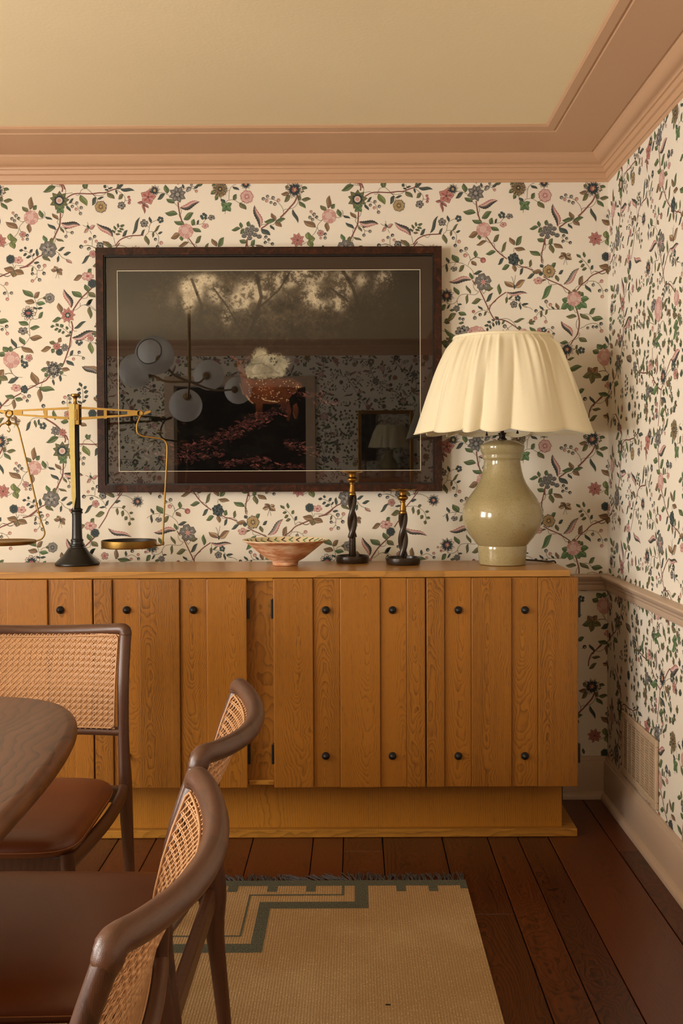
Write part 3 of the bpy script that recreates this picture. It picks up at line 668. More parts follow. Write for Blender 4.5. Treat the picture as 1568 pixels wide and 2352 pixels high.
for ln in PRINT.strip().splitlines():
    if ln[0] == '@':
        k = ln[1:]
        cx_.x, cx_.y, cx_.k = CROPS[k]
        cx_.mode = 'R' if k[0] == 'R' else 'B'
        cx_.du = -UW if k in 'FGHIJ' or k[0] == 'R' else 0.0
        cx_.dv = -VH if k == 'K' else 0.0
        kw = 1.0 if k[0] == 'R' else cx_.k
        continue
    for it in ln.split(';'):
        q = it.split()
        if q[0] in 'vs':
            o = 2 if q[0] == 's' else 1
            P = [T(float(q[i]), float(q[i + 1])) for i in range(o, len(q) - 1, 2)]
            if q[0] == 'v': ribbon(P, 0.95, 'vine', 0)
            else:
                w_ = max(0.9, float(q[1]) * kw * 1.9)
                ribbon(P, w_ + 0.6, 'stem2', 1); ribbon(P, w_ * 0.7, 'stem', 2)
                for j in range(len(P) - 1):     # thorns at the joints
                    disc(P[j][0], P[j][1], w_ * 0.85, 'stem', 2, n=5, ph=j)
        elif q[0] == 'l':
            a, b = T(float(q[1]), float(q[2])), T(float(q[3]), float(q[4]))
            leaf(a[0], a[1], b[0], b[1], float(q[5]) * kw, q[6])
        elif q[0] == 't':
            a, b = T(float(q[1]), float(q[2])), T(float(q[3]), float(q[4]))
            feather(a[0], a[1], b[0], b[1], float(q[5]) * kw, q[6], q[7])
        elif q[0] == 'b':
            a = T(float(q[1]), float(q[2]))
            berry(a[0], a[1], float(q[3]) * kw, q[4])
        elif q[0] == 'f':
            a = T(float(q[2]), float(q[3]))
            flower(q[1], a[0], a[1], float(q[4]) * kw, *(q[5:]))

# small sprigs in the part of the repeat that the picture and the lamp hide on the back wall
_cen = [(sum(a for a, b in q) / len(q), sum(b for a, b in q) / len(q)) for q, _, _ in POLY]
_rg = random.Random(21)
for _k in range(900):
    u_, v_ = _rg.uniform(222, 560), _rg.uniform(735, 985)
    if any((a - u_) ** 2 + (b - v_) ** 2 < 190 for a, b in _cen) or (u_ > 535 and v_ > 900): continue
    a_ = _rg.uniform(0, 6.28); t_ = _rg.random()
    e_ = (u_ + math.cos(a_) * 13, v_ + math.sin(a_) * 13)
    ribbon([(u_, v_), ((u_ + e_[0]) / 2 + 1.5, (v_ + e_[1]) / 2 - 1.5), e_], 0.95, 'vine', 0)
    if t_ < 0.72:
        for da, L_ in ((0.55, 12), (-0.6, 11), (0.0, 10)):
            s_ = (u_ + math.cos(a_) * (4 + 5 * (da == 0)), v_ + math.sin(a_) * (4 + 5 * (da == 0)))
            leaf(s_[0], s_[1], s_[0] + math.cos(a_ + da) * L_, s_[1] + math.sin(a_ + da) * L_, _rg.uniform(4.2, 6.5), _rg.choice('ggdob'))
    else:
        berry(e_[0], e_[1], 3.2, _rg.choice('gdp')); berry(u_ + math.cos(a_ + .6) * 9, v_ + math.sin(a_ + .6) * 9, 3.0, _rg.choice('gd'))
        leaf(u_, v_, u_ + math.cos(a_ - .9) * 11, v_ + math.sin(a_ - .9) * 11, 5, _rg.choice('dog'))
    _cen += [(u_, v_), e_]
def clip(pts, u0, u1, v0, v1):
    for ax, lim, sg in ((0, u0, 1), (0, u1, -1), (1, v0, 1), (1, v1, -1)):
        out = []
        for i in range(len(pts)):
            a, b = pts[i - 1], pts[i]
            ia, ib = (a[ax] - lim) * sg >= 0, (b[ax] - lim) * sg >= 0
            if ia != ib:
                t = (lim - a[ax]) / (b[ax] - a[ax])
                out.append((a[0] + (b[0] - a[0]) * t, a[1] + (b[1] - a[1]) * t))
            if ib: out.append(b)
        pts = out
        if len(pts) < 3: return None
    return pts
PB = [(min(p[0] for p in q), max(p[0] for p in q), min(p[1] for p in q), max(p[1] for p in q)) for q, _, _ in POLY]
def paper(rects, place):
    """fill the rects (u0,u1,v0,v1) with the repeat; place(u, v, lift) gives the point on the wall"""
    mb = MB()
    for (u0, u1, v0, v1) in rects:
        for i in range(math.floor((u0 - 760) / UW), math.ceil((u1 + 80) / UW) + 1):
            for j in range(math.floor((v0 - 1080) / VH), math.ceil((v1 - 340) / VH) + 1):
                du, dv = i * UW, j * VH
                for n_, ((q, c, lay), bb) in enumerate(zip(POLY, PB)):
                    if bb[1] + du <= u0 or bb[0] + du >= u1 or bb[3] + dv <= v0 or bb[2] + dv >= v1: continue
                    pts = [(a + du, b + dv) for a, b in q]
                    if bb[0] + du < u0 or bb[1] + du > u1 or bb[2] + dv < v0 or bb[3] + dv > v1:
                        pts = clip(pts, u0, u1, v0, v1)
                        if not pts: continue
                    mb.add([place(a, b, 0.0003 + 0.00005 * lay + 3e-6 * (n_ % 15)) for a, b in pts], [range(len(pts))], c)
    return mb

# ------------------------------------------------------------------ room shell
m_paper = N('wallpaper_ground', 0.75, 0.25)
_c = m_paper.coord()
m_paper.color(m_paper.mix(m_paper.noise(_c, 3.0, 4), tuple(x * 0.97 for x in PAPER), tuple(x * 1.02 for x in PAPER)))
m_paper.bump(m_paper.noise(_c, 260, 2), 0.12, 0.0005)
m_paper = m_paper.m
m_print = N('wallpaper_ink', 0.7, 0.25)
_a = m_print.n('ShaderNodeAttribute', attribute_name='Col')
_n = m_print.noise(m_print.coord(), 420, 2)
m_print.color(m_print.mix(m_print.math('MULTIPLY', _n, 0.25), _a.outputs['Color'], (0.75, 0.72, 0.62), 'MULTIPLY'))
m_print = m_print.m
m_trim = plain('rose_tan_trim_paint', (195, 155, 121), 0.45, 0.03, 2.0, bump=0.05, bscale=60)
m_rail = plain('dusty_pink_trim_paint', (192, 167, 144), 0.42, 0.04, 2.0, bump=0.05, bscale=60)
m_ceil = plain('buff_ceiling_paint', (241, 222, 183), 0.7, 0.04, 1.2, bump=0.35, bscale=90, spec=0.3)
m_dark = plain('dark_hall_paint', (70, 58, 48), 0.8)
m_white = plain('white_window_paint', (225, 218, 205), 0.5, 0.03)
m_oakfloor = wood('dark_stained_oak', (90, 44, 19), (18, 8, 4), 'Y', freq=125, ring=0.72, pore=0.7, rough=0.28, tone=0.85, slope=0.16, wob=0.085)
m_gap = plain('floor_underlay', (16, 9, 6), 0.9)

def place_back(u, v, h): return ((u - 813) / 614, D - h, 1.24 - (v - 1077) / 614)
def place_right(u, v, h): return (XR - h, D - (u - (813 + XR * 614)) / 614, 1.24 - (v - 1077) / 614)
def place_rear(u, v, h): return (XR - (u - 1700) / 614, YB + h, 1.24 - (v - 1077) / 614)
def vz(z): return 1077 - (z - 1.24) * 614
RAIL0, RAIL1, BASE1 = 0.783, 0.843, 0.155
TH = 0.14
wb = obj('wall_back', MB().box(XL - TH, XR + TH, D, D + TH, 0, HC), m_paper, kind='structure')
UR = 813 + XR * 614
obj('wallpaper_print', paper([(813 + XL * 614, UR, vz(HW + 0.01), vz(RAIL1 - 0.01)), (1150, UR, vz(RAIL0 + 0.01), vz(BASE1 - 0.01)), (813 + XL * 614, 813 - 1.2 * 614, vz(RAIL0 + 0.01), vz(BASE1 - 0.01))], place_back), m_print, wb)
wr = obj('wall_right', MB().box(XR, XR + TH, YB - TH, D, 0, HC), m_paper, kind='structure')
obj('wallpaper_print', paper([(UR, UR + (D - 0.2) * 614, vz(HW + 0.01), vz(RAIL1 - 0.01)), (UR, UR + (D - 0.2) * 614, vz(RAIL0 + 0.01), vz(BASE1 - 0.01))], place_right), m_print, wr)
# wall behind the camera, with a cased doorway into a dark hall
DX0, DX1, DH = -1.68, -0.45, 2.02
mb = MB().box(XL - TH, DX0, YB - TH, YB, 0, HC).box(DX1, XR, YB - TH, YB, 0, HC).box(DX0, DX1, YB - TH, YB, DH, HC)
wq = obj('wall_rear', mb, m_paper, kind='structure')
uX = lambda x: 1700 + (XR - x) * 614
obj('wallpaper_print', paper([(uX(XR), uX(DX1 + 0.09), vz(HW + 0.01), vz(RAIL1 - 0.01)), (uX(DX0 - 0.09), uX(-2.6), vz(HW + 0.01), vz(RAIL1 - 0.01)), (uX(DX1 + 0.09), uX(DX0 - 0.09), vz(HW + 0.01), vz(DH + 0.09))], place_rear), m_print, wq)
mb = MB().box(DX0 - 0.09, DX0, YB, YB + 0.022, 0, DH + 0.09, 0.004).box(DX1, DX1 + 0.09, YB, YB + 0.022, 0, DH + 0.09, 0.004).box(DX0, DX1, YB, YB + 0.022, DH, DH + 0.09, 0.004)
obj('trim_3', mb, m_rail, kind='structure')
mb = MB().box(DX0 - 0.3, DX1 + 0.3, YB - 1.7, YB - 1.64, 0, HC).box(DX0 - 0.36, DX0 - 0.3, YB - 1.7, YB - TH, 0, HC).box(DX1 + 0.3, DX1 + 0.36, YB - 1.7, YB - TH, 0, HC).box(DX0 - 0.36, DX1 + 0.36, YB - 1.7, YB - TH, HC, HC + 0.05).box(DX0 - 0.36, DX1 + 0.36, YB - 1.7, YB - TH, -0.05, 0)
obj('wall_hall', mb, m_dark, kind='structure')
# left wall with two sash windows
mb = MB()
ys = [YB] + [q for w_ in WINDOWS for q in w_] + [D]
for i in range(0, len(ys), 2): mb.box(XL - TH, XL, ys[i], ys[i + 1], 0, HC)
for a, b in WINDOWS: mb.box(XL - TH, XL, a, b, 0, WZ0).box(XL - TH, XL, a, b, WZ1, HC)
obj('wall_left', mb, m_paper, kind='structure')
m_pane = sheet_glass('window_glass', 1.6)
for i, (a, b) in enumerate(WINDOWS):
    mb = MB()
    for q in (a, b - 0.05): mb.box(XL - 0.06, XL - 0.01, q, q + 0.05, WZ0, WZ1, 0.004)
    for q in (WZ0, WZ1 - 0.05, (WZ0 + WZ1) / 2 - 0.025): mb.box(XL - 0.06, XL - 0.01, a + 0.05, b - 0.05, q, q + 0.05, 0.004)
    wn = obj('window_%d' % (i + 1), mb, m_white, kind='structure')
    mb = MB()
    for k in (1, 2):
        y_ = a + 0.05 + (b - a - 0.1) * k / 3
        mb.box(XL - 0.05, XL - 0.02, y_ - 0.01, y_ + 0.01, WZ0 + 0.05, WZ1 - 0.05)
    obj('glazing_bar', mb, m_white, wn)
    obj('pane', MB().add([(XL - 0.043, a + 0.03, WZ0 + 0.03), (XL - 0.043, b - 0.03, WZ0 + 0.03), (XL - 0.043, b - 0.03, WZ1 - 0.03), (XL - 0.043, a + 0.03, WZ1 - 0.03)], [(0, 1, 2, 3)]), m_pane, wn)
    obj('window_casing', MB().box(XL, XL + 0.02, a - 0.09, a, WZ0 - 0.09, WZ1 + 0.09, 0.004).box(XL, XL + 0.02, b, b + 0.09, WZ0 - 0.09, WZ1 + 0.09, 0.004).box(XL, XL + 0.02, a, b, WZ1, WZ1 + 0.09, 0.004).box(XL, XL + 0.035, a, b, WZ0 - 0.05, WZ0, 0.004), m_rail, wn)
obj('ceiling', MB().box(XL - TH, XR + TH, YB - TH, D + TH, HC, HC + 0.1), m_ceil, kind='structure')
LOOP = [(XL, D, 1, -1), (XR, D, -1, -1), (XR, YB, -1, 1), (XL, YB, 1, 1), (XL, D, 1, -1)]
corn = [(0, 2.300), (0.006, 2.3095), (0.010, 2.311), (0.013, 2.318), (0.014, 2.330), (0.021, 2.333), (0.023, 2.338), (0.026, 2.346), (0.0315, 2.348), (0.033, 2.354), (0.037, 2.357),
        (0.041, 2.3575), (0.048, 2.360), (0.057, 2.3655), (0.065, 2.3735), (0.070, 2.3805), (0.0715, 2.3815), (0.073, 2.385), (0.076, 2.3885), (0.080, 2.3885), (0.083, 2.3865),
        (0.244, 2.4035), (0.2445, 2.4065), (0.2475, 2.4095), (0.251, 2.4095), (0.254, 2.4065), (0.262, 2.4075), (0.272, 2.4095), (0.279, 2.410), (0.2815, 2.4125), (0.285, 2.4155), (0.2866, 2.430)]
obj('trim_1', MB().sweep([(a, z) for a, z in corn], LOOP), m_trim, kind='structure', smooth=32)
rail = [(0, RAIL0 - 0.002), (0.011, RAIL0), (0.013, 0.788), (0.013, 0.803), (0.017, 0.806), (0.019, 0.811), (0.020, 0.816), (0.026, 0.820), (0.032, 0.827), (0.036, 0.832), (0.038, 0.837), (0.036, 0.841), (0.031, RAIL1), (0, RAIL1 + 0.001)]
SEG = lambda prof, a, b, m, n: obj(n, MB().sweep(prof, [a, b]), m, kind='structure', smooth=32)
obj('trim_2', MB().sweep(rail, [(XL, D, 1, -1), (XR, D, -1, -1), (XR, YB, -1, 1), (DX1 + 0.09, YB, 0, 1)]), m_rail, kind='structure', smooth=32)
base = [(0, BASE1 + 0.001), (0.007, BASE1), (0.010, 0.151), (0.011, 0.143), (0.015, 0.140), (0.017, 0.134), (0.017, 0.026), (0.022, 0.024), (0.029, 0.018), (0.032, 0.010), (0.032, 0.0)]
SEG(base, (XL, D, 1, -1), (XR, D, -1, -1), m_rail, 'baseboard_back')
SEG(base, (XR, D, -1, -1), (XR, YB, -1, 1), m_rail, 'baseboard_right')
obj('baseboard_rear', MB().sweep(base, [(XR, YB, -1, 1), (DX1 + 0.09, YB, 0, 1)]), m_rail, kind='structure', smooth=32)

# floor: wide boards, each a piece of its own
fl = obj('floor', MB().box(XL - TH, XR + TH, YB - TH, D + TH, -0.06, -0.012), m_gap, kind='structure')
edges = [-3.13, -2.95, -2.78, -2.63, -2.44, -2.30, -2.10, -1.93, -1.80, -1.62, -1.47, -1.27, -1.13, -0.97, -0.796, -0.67, -0.52, -0.3436, -0.142, -0.0406, 0.0892, 0.2895, 0.4418, 0.5437, 0.6467, 0.850, 0.948]
rg = random.Random(5)
cuts = {19: [3.20], 20: [1.5], 21: [2.74], 24: [1.1], 25: [3.19, 1.4], 22: [1.9], 23: [0.9], 18: [2.3]}
for i in range(len(edges) - 1):
    cs = cuts.get(i) or [rg.uniform(1.2, 3.0)]
    cs = sorted(cs + [min(cs) - rg.uniform(1.2, 1.9)])
    cs = [YB] + [c for c in cs if c > YB + 0.2] + [D]
    for a, b in zip(cs[:-1], cs[1:]):
        e0 = 0.0018 if b - a > 0 else 0
        dz = rg.uniform(-0.0006, 0.0)
        obj('floorboard', MB().box(edges[i] + 0.0016, edges[i + 1] - 0.0016, a + 0.0005, b - 0.0005, -0.0118, dz, 0.0012), m_oakfloor, fl)

# return-air grille low on the right wall
m_vent = plain('dusty_pink_metal', (196, 170, 142), 0.45, 0.05, 8.0)
vy0, vy1, vz0, vz1 = 3.085, 3.482, 0.168, 0.388
vt = thing('vent_grille', 'pinkish painted metal air grille low on the papered right wall', 'vent', (XR - 0.02, (vy0 + vy1) / 2, vz0))
X0, X1 = XR - 0.012, XR - 0.001
fw = 0.022
mb = MB().box(X0, X1, vy0, vy1, vz0, vz0 + fw, 0.003).box(X0, X1, vy0, vy1, vz1 - fw, vz1, 0.003).box(X0, X1, vy0, vy0 + fw, vz0 + fw, vz1 - fw, 0.003).box(X0, X1, vy1 - fw, vy1, vz0 + fw, vz1 - fw, 0.003)
obj('grille_frame', mb, m_vent, vt)
obj('duct_shade_plate', MB().box(XR - 0.0015, XR - 0.0005, vy0 + fw, vy1 - fw, vz0 + fw, vz1 - fw), plain('painted_duct_shade', (44, 33, 26), 0.9), vt)  # thin plate on the wall, its dark colour painting the shade between louvres
nsl = 20
for k in range(nsl):
    z = vz0 + fw + (vz1 - vz0 - 2 * fw) * (k + 0.5) / nsl
    vs = [(X0 + 0.001, vy0 + fw, z - 0.0020), (X1 - 0.003, vy0 + fw, z + 0.0006), (X1 - 0.003, vy0 + fw, z + 0.0018), (X0 + 0.001, vy0 + fw, z + 0.0006)]
    vs += [(x, vy1 - fw, z_) for x, y, z_ in vs]
    obj('louvre', MB().add(vs, [(0, 1, 2, 3), (7, 6, 5, 4), (0, 4, 5, 1), (1, 5, 6, 2), (2, 6, 7, 3), (3, 7, 4, 0)]), m_vent, vt)
for k in range(1, 7):
    y = vy0 + fw + (vy1 - vy0 - 2 * fw) * k / 7
    obj('grille_bar', MB().box(X0, X1 - 0.002, y - 0.0025, y + 0.0025, vz0 + fw, vz1 - fw), m_vent, vt)

# ------------------------------------------------------------------ sideboard
m_oakZ = wood('honey_oak_upright', (156, 99, 28), (58, 30, 5), 'Z', freq=230, ring=0.50, pore=0.62, rough=0.38, tone=0.42, slope=0.13, wob=0.045)
m_oakX = wood('honey_oak_lengthwise', (178, 122, 44), (98, 60, 18), 'X', freq=120, ring=0.5, pore=0.5, rough=0.33, tone=0.22, slope=0.05, flip=True)
m_oakTop = wood('honey_oak_top', (176, 125, 60), (104, 68, 27), 'X', freq=110, ring=0.5, pore=0.45, rough=0.28, tone=0.25, slope=0.05)
m_oakToe = wood('golden_oak_panel', (174, 114, 32), (84, 48, 10), 'Z', freq=150, ring=0.5, pore=0.6, rough=0.4, tone=0.3, slope=0.16)
m_iron = plain('black_iron', (22, 22, 24), 0.42, 0.15, 30, metal=0.3)
YD = 3.22                                   # face of the doors
SB_Y1 = 3.59                                # back of the sideboard
ZT = W(700, 1289, SB_Y1).z                  # worktop height
YT = WZ(700, 1312, ZT).y                    # front edge of the worktop
px = lambda x: W(x, 1560, YD).x
XC = (px(567.4) + px(628)) / 2
XE = px(1328)                               # right end
ZD1, ZD0 = W(900, 1328.5, YD).z, W(900, 1809, YD).z
sb = thing('sideboard', 'long honey oak sideboard with plank doors and round black studs', 'sideboard', (XC, 3.42, 0))
XTOP = W(1310, 1311, YT).x
obj('worktop', MB().box(2 * XC - XTOP, XTOP, YT, SB_Y1, ZD1 + 0.001, ZT, 0.0025, 2), m_oakTop, sb)
obj('carcass', MB().box(2 * XC - XE + 0.004, XE - 0.004, YD + 0.034, SB_Y1 - 0.005, ZD0 + 0.002, ZD1, 0.002), m_oakZ, sb)
obj('top_rail', MB().box(px(568), px(627.4), YD + 0.022, YD + 0.036, W(600, 1337, YD).z, ZD1 + 0.0005, 0.0015), m_oakX, sb)
obj('bottom_rail', MB().box(px(568), px(627.4), YD + 0.018, YD + 0.036, W(600, 1807, YD).z, W(600, 1797, YD).z, 0.0015), m_oakX, sb)
YP = 3.318
XS = W(1326, 1918, YP).x
ZS = W(900, 1905.5, YP).z
obj('plinth_slab', MB().box(2 * XC - XS, XS, YP, SB_Y1 - 0.02, 0.0005, ZS, 0.002), m_oakX, sb)
YQ = WZ(900, 1900, ZS).y
XQ = W(1290, 1860, YQ).x
obj('plinth_panel', MB().box(2 * XC - XQ, XQ, YQ, SB_Y1 - 0.03, ZS, ZD0 + 0.002, 0.001), m_oakToe, sb)
def knob_mesh(x, z, y):
    mb = MB()
    mb.lathe([(0.0125, 0.0), (0.0128, 0.004), (0.0118, 0.0065), (0.007, 0.0125), (0.002, 0.0165), (0.0001, 0.017)], n=20)
    mb.v = [(x + a, y - c, z + b) for a, b, c in mb.v]
    return mb
def hinge_mesh(x, z, sgn):
    mb = MB().box(x, x + sgn * 0.006, YD + 0.006, YD + 0.035, z - 0.031, z + 0.031, 0.0008)
    for k in range(3):
        mb.tube([(x + sgn * 0.0045, YD + 0.010, z - 0.031 + k * 0.0209), (x + sgn * 0.0045, YD + 0.010, z - 0.0106 + k * 0.0209)], 0.0042, 10)
    return mb
DOORS = [('WNWNH', [-136, -44, 17, 111, 170.6, 213.8], [-14, 138.5], -1), ('HNWNW', [216.2, 259, 319.6, 413.5, 474.7, 567.4], [291, 444], 1),
         ('WNWNH', [628, 719.5, 780.6, 873.6, 934, 976.8], [748, 901], -1), ('HNWNW', [979.2, 1021, 1082.5, 1175, 1236, 1328], [1052, 1205], 1)]
for kinds, ex, kn, side in DOORS:
    dr = obj('door', MB().box(px(ex[0]) + 0.002, px(ex[-1]) - 0.002, YD + 0.016, YD + 0.030, ZD0 + 0.003, ZD1 - 0.003), m_oakZ, sb)
    for k, a, b in zip(kinds, ex[:-1], ex[1:]):
        y0 = YD if k != 'N' else YD + 0.0075
        obj('plank', MB().box(px(a) + 0.0004, px(b) - 0.0004, y0, YD + 0.0165, ZD0, ZD1, 0.003 if k != 'N' else 0.001, 2), m_oakZ, dr)
    for x in kn:
        for y in (1401, 1736):
            p = W(x, y, YD + 0.0075)
            obj('stud', knob_mesh(p.x, p.z, YD + 0.0075), m_iron, dr, smooth=35)
    for y in (1400, 1735):
        z = W(600, y, YD).z
        obj('hinge', hinge_mesh(px(ex[-1]) if side > 0 else px(ex[0]), z, side), m_iron, dr)

# ------------------------------------------------------------------ framed print on the back wall
m_burl = N('dark_burl_veneer', 0.34, 0.3)
_c = m_burl.coord()
_n = m_burl.noise(_c, 38, 5, 0.7, 1.5)
m_burl.color(m_burl.ramp(_n, [(0.30, lin((18, 8, 5))), (0.52, lin((50, 24, 12))), (0.75, lin((92, 46, 22)))]))
m_burl = m_burl.m
YF = D - 0.045
a = W(219.5, 566.5, YF); b = W(1014.6, 567, YF); c = W(224, 1130.5, YF); d = W(1014.6, 1129, YF)
fx0, fx1, fz1, fz0 = (a.x + c.x) / 2, (b.x + d.x) / 2, (a.z + b.z) / 2, (c.z + d.z) / 2
fr = thing('framed_print', 'large dark framed photograph of a spotted deer in misty woodland', 'picture', ((fx0 + fx1) / 2, D - 0.02, fz0))
w_ = 0.0275
def frame_bar(p0, p1, q0, q1):
    vs = [(x, YF, z) for x, z in (p0, p1, q1, q0)]
    iv = 0.004
    back = [(x, D - 0.004, z) for x, z in (p0, p1, q1, q0)]
    return MB().add(vs + back, [(0, 1, 2, 3), (7, 6, 5, 4), (0, 4, 5, 1), (1, 5, 6, 2), (2, 6, 7, 3), (3, 7, 4, 0)])
O = [(fx0, fz0), (fx1, fz0), (fx1, fz1), (fx0, fz1)]
I = [(fx0 + w_, fz0 + w_), (fx1 - w_, fz0 + w_), (fx1 - w_, fz1 - w_), (fx0 + w_, fz1 - w_)]
for k in range(4):
    obj('frame_bar', frame_bar(O[k], O[(k + 1) % 4], I[k], I[(k + 1) % 4]), m_burl, fr)
m_fillet = plain('black_fillet', (14, 9, 7), 0.4)
mb = MB()
q = 0.005
for k in range(4):
    J = [(fx0 + w_ + q, fz0 + w_ + q), (fx1 - w_ - q, fz0 + w_ + q), (fx1 - w_ - q, fz1 - w_ - q), (fx0 + w_ + q, fz1 - w_ - q)]
    b_ = frame_bar(I[k], I[(k + 1) % 4], J[k], J[(k + 1) % 4]); b_.v = [(x, y + (0.006 if y == YF else 0), z) for x, y, z in b_.v]
    mb.add(b_.v, b_.f)
obj('inner_fillet', mb, m_fillet, fr)
m_mat = plain('dark_brown_mat', (46, 27, 20), 0.8, 0.05, 10, spec=0.05)
pa = W(269, 620, D - 0.022); pb = W(965.5, 620, D - 0.022); pc = W(272, 1082, D - 0.022); pd = W(965.5, 1082, D - 0.022)
ix0, ix1, iz1, iz0 = (pa.x + pc.x) / 2, (pb.x + pd.x) / 2, (pa.z + pb.z) / 2, (pc.z + pd.z) / 2
mb = MB()
mb.box(fx0 + w_, ix0, D - 0.022, D - 0.019, fz0 + w_, fz1 - w_).box(ix1, fx1 - w_, D - 0.022, D - 0.019, fz0 + w_, fz1 - w_).box(ix0, ix1, D - 0.022, D - 0.019, iz1, fz1 - w_).box(ix0, ix1, D - 0.022, D - 0.019, fz0 + w_, iz0)
obj('mat_board', mb, m_mat, fr)
e = 0.0018
mb = MB().box(ix0, ix0 + e, D - 0.0215, D - 0.018, iz0, iz1).box(ix1 - e, ix1, D - 0.0215, D - 0.018, iz0, iz1).box(ix0, ix1, D - 0.0215, D - 0.018, iz1 - e, iz1).box(ix0, ix1, D - 0.0215, D - 0.018, iz0, iz0 + e)
obj('mat_bevel', mb, plain('cream_bevel', (236, 226, 200), 0.7), fr)

# the photograph itself, worked out on a fine grid
PWn, PHn = 464, 308
rs = np.random.RandomState(11)
def vnoise(fx, fy, seed, oct=4, pers=0.55):
    out = np.zeros((PHn, PWn)); amp = 1.0; tot = 0
    r = np.random.RandomState(seed)
    for o in range(oct):
        g = r.rand(fy + 2, fx + 2)
        yy = np.linspace(0, fy - 1e-3, PHn); xx = np.linspace(0, fx - 1e-3, PWn)
        y0 = yy.astype(int); x0 = xx.astype(int)
        ty = (yy - y0)[:, None]; tx = (xx - x0)[None, :]
        ty = ty * ty * (3 - 2 * ty); tx = tx * tx * (3 - 2 * tx)
        v = (g[y0][:, x0] * (1 - ty) * (1 - tx) + g[y0][:, x0 + 1] * (1 - ty) * tx + g[y0 + 1][:, x0] * ty * (1 - tx) + g[y0 + 1][:, x0 + 1] * ty * tx)
        out += v * amp; tot += amp; amp *= pers; fx *= 2; fy *= 2
    return out / tot
GX, GY = np.meshgrid(np.linspace(269, 965.5, PWn), np.linspace(620, 1082, PHn))
def blob(x, y, rx, ry): return np.exp(-(((GX - x) / rx) ** 2 + ((GY - y) / ry) ** 2))
def sm(v, a, b): t = np.clip((v - a) / (b - a), 0, 1); return t * t * (3 - 2 * t)
def over(img, mask, col):
    return img * (1 - mask[..., None]) + np.array(col)[None, None, :] * mask[..., None]
img = np.zeros((PHn, PWn, 3))
img[:] = (34, 28, 24)
glow = np.zeros((PHn, PWn))
for gx_, gy_, ra_, rb_, ga_ in ((590, 665, 45, 24, 1), (550, 690, 26, 24, .95), (640, 642, 48, 18, 1), (690, 632, 64, 20, 1), (716, 676, 26, 30, .9), (738, 702, 20, 18, .7), (440, 660, 30, 32, .9), (430, 690, 20, 30, .75), (470, 640, 34, 16, .8), (500, 670, 28, 28, .8), (790, 650, 26, 36, .9), (780, 692, 26, 26, .8), (886, 642, 24, 24, .95), (870, 664, 18, 14, .6), (520, 722, 14, 26, .8), (832, 642, 22, 22, .6), (930, 720, 24, 40, .3), (395, 690, 22, 30, .35), (620, 700, 12, 14, .5)):
    glow = np.maximum(glow, ga_ * blob(gx_, gy_, ra_, rb_) ** 0.8)
glow = np.clip(glow + 0.10 * blob(620, 660, 200, 60), 0, 1)
haze = np.clip(0.95 * blob(610, 650, 270, 75) ** 0.8 + 0.45 * blob(640, 750, 200, 60), 0, 1)
mott = np.clip(0.15 + 1.9 * (0.45 * vnoise(26, 17, 41, 3, 0.6) + 0.35 * vnoise(80, 53, 42, 2, 0.7) + 0.2 * vnoise(170, 112, 43, 1) - 0.25), 0.1, 1.3)
img = over(img, np.clip(haze * 0.75 * mott, 0, 1), (136, 120, 96))
n_c = vnoise(20, 13, 1, 2); n_f = vnoise(70, 46, 2, 3, 0.75); n_ff = vnoise(170, 112, 3, 2, 0.8)
leafm = sm(0.26 * n_c + 0.38 * n_f + 0.36 * n_ff, 0.455, 0.535)
def blur(m, r):
    for ax in (0, 1):
        q = np.concatenate([np.repeat(m.take([0], ax), r, ax), m, np.repeat(m.take([-1], ax), r + 1, ax)], ax)
        cs_ = np.cumsum(q, ax)
        n_ = m.shape[ax]
        m = (cs_.take(range(2 * r, 2 * r + n_), ax) - np.concatenate([np.zeros_like(cs_.take([0], ax)), cs_.take(range(0, n_ - 1), ax)], ax)) / (2 * r + 1)
    return m
sky = np.clip(glow * 1.3 * (1 - 0.9 * leafm) - 0.10, 0, 1)
sky = 0.45 * sm(sky, 0.0, 0.75) + 0.35 * blur(sky, 2) + 0.45 * blur(blur(sky, 5), 4)
sky = np.clip(sky, 0, 1) * np.clip(0.35 + glow, 0, 1)
img = over(img, np.clip(sky, 0, 1), (226, 212, 184))
tx_ = (n_f * 0.5 + n_ff * 0.5 - 0.5)[..., None]
img = img * (1 + 0.55 * tx_)
sp = sm(n_ff, 0.74, 0.84) * np.clip(glow + 0.25 * haze, 0, 1)
img = over(img, sp * 0.8, (206, 196, 170))
def poly_mask(pts, soft=1.2):
    P = np.array(pts, float); ins = np.zeros(GX.shape, bool); dist = np.full(GX.shape, 1e9)
    for i in range(len(P)):
        (x0, y0), (x1, y1) = P[i - 1], P[i]
        cond = ((y0 > GY) != (y1 > GY)) & (GX < (x1 - x0) * (GY - y0) / ((y1 - y0) if y1 != y0 else 1e-9) + x0)
        ins ^= cond
        t = np.clip(((GX - x0) * (x1 - x0) + (GY - y0) * (y1 - y0)) / max(1e-9, (x1 - x0) ** 2 + (y1 - y0) ** 2), 0, 1)
        dist = np.minimum(dist, np.hypot(GX - x0 - t * (x1 - x0), GY - y0 - t * (y1 - y0)))
    return np.clip(0.5 + np.where(ins, dist, -dist) / (2 * soft), 0, 1)
def stroke(pts, w):
    dist = np.full(GX.shape, 1e9)
    for (x0, y0), (x1, y1) in zip(pts[:-1], pts[1:]):
        t = np.clip(((GX - x0) * (x1 - x0) + (GY - y0) * (y1 - y0)) / max(1e-9, (x1 - x0) ** 2 + (y1 - y0) ** 2), 0, 1)
        dist = np.minimum(dist, np.hypot(GX - x0 - t * (x1 - x0), GY - y0 - t * (y1 - y0)))
    return np.clip((w + 0.8 - dist) / 1.6, 0, 1)
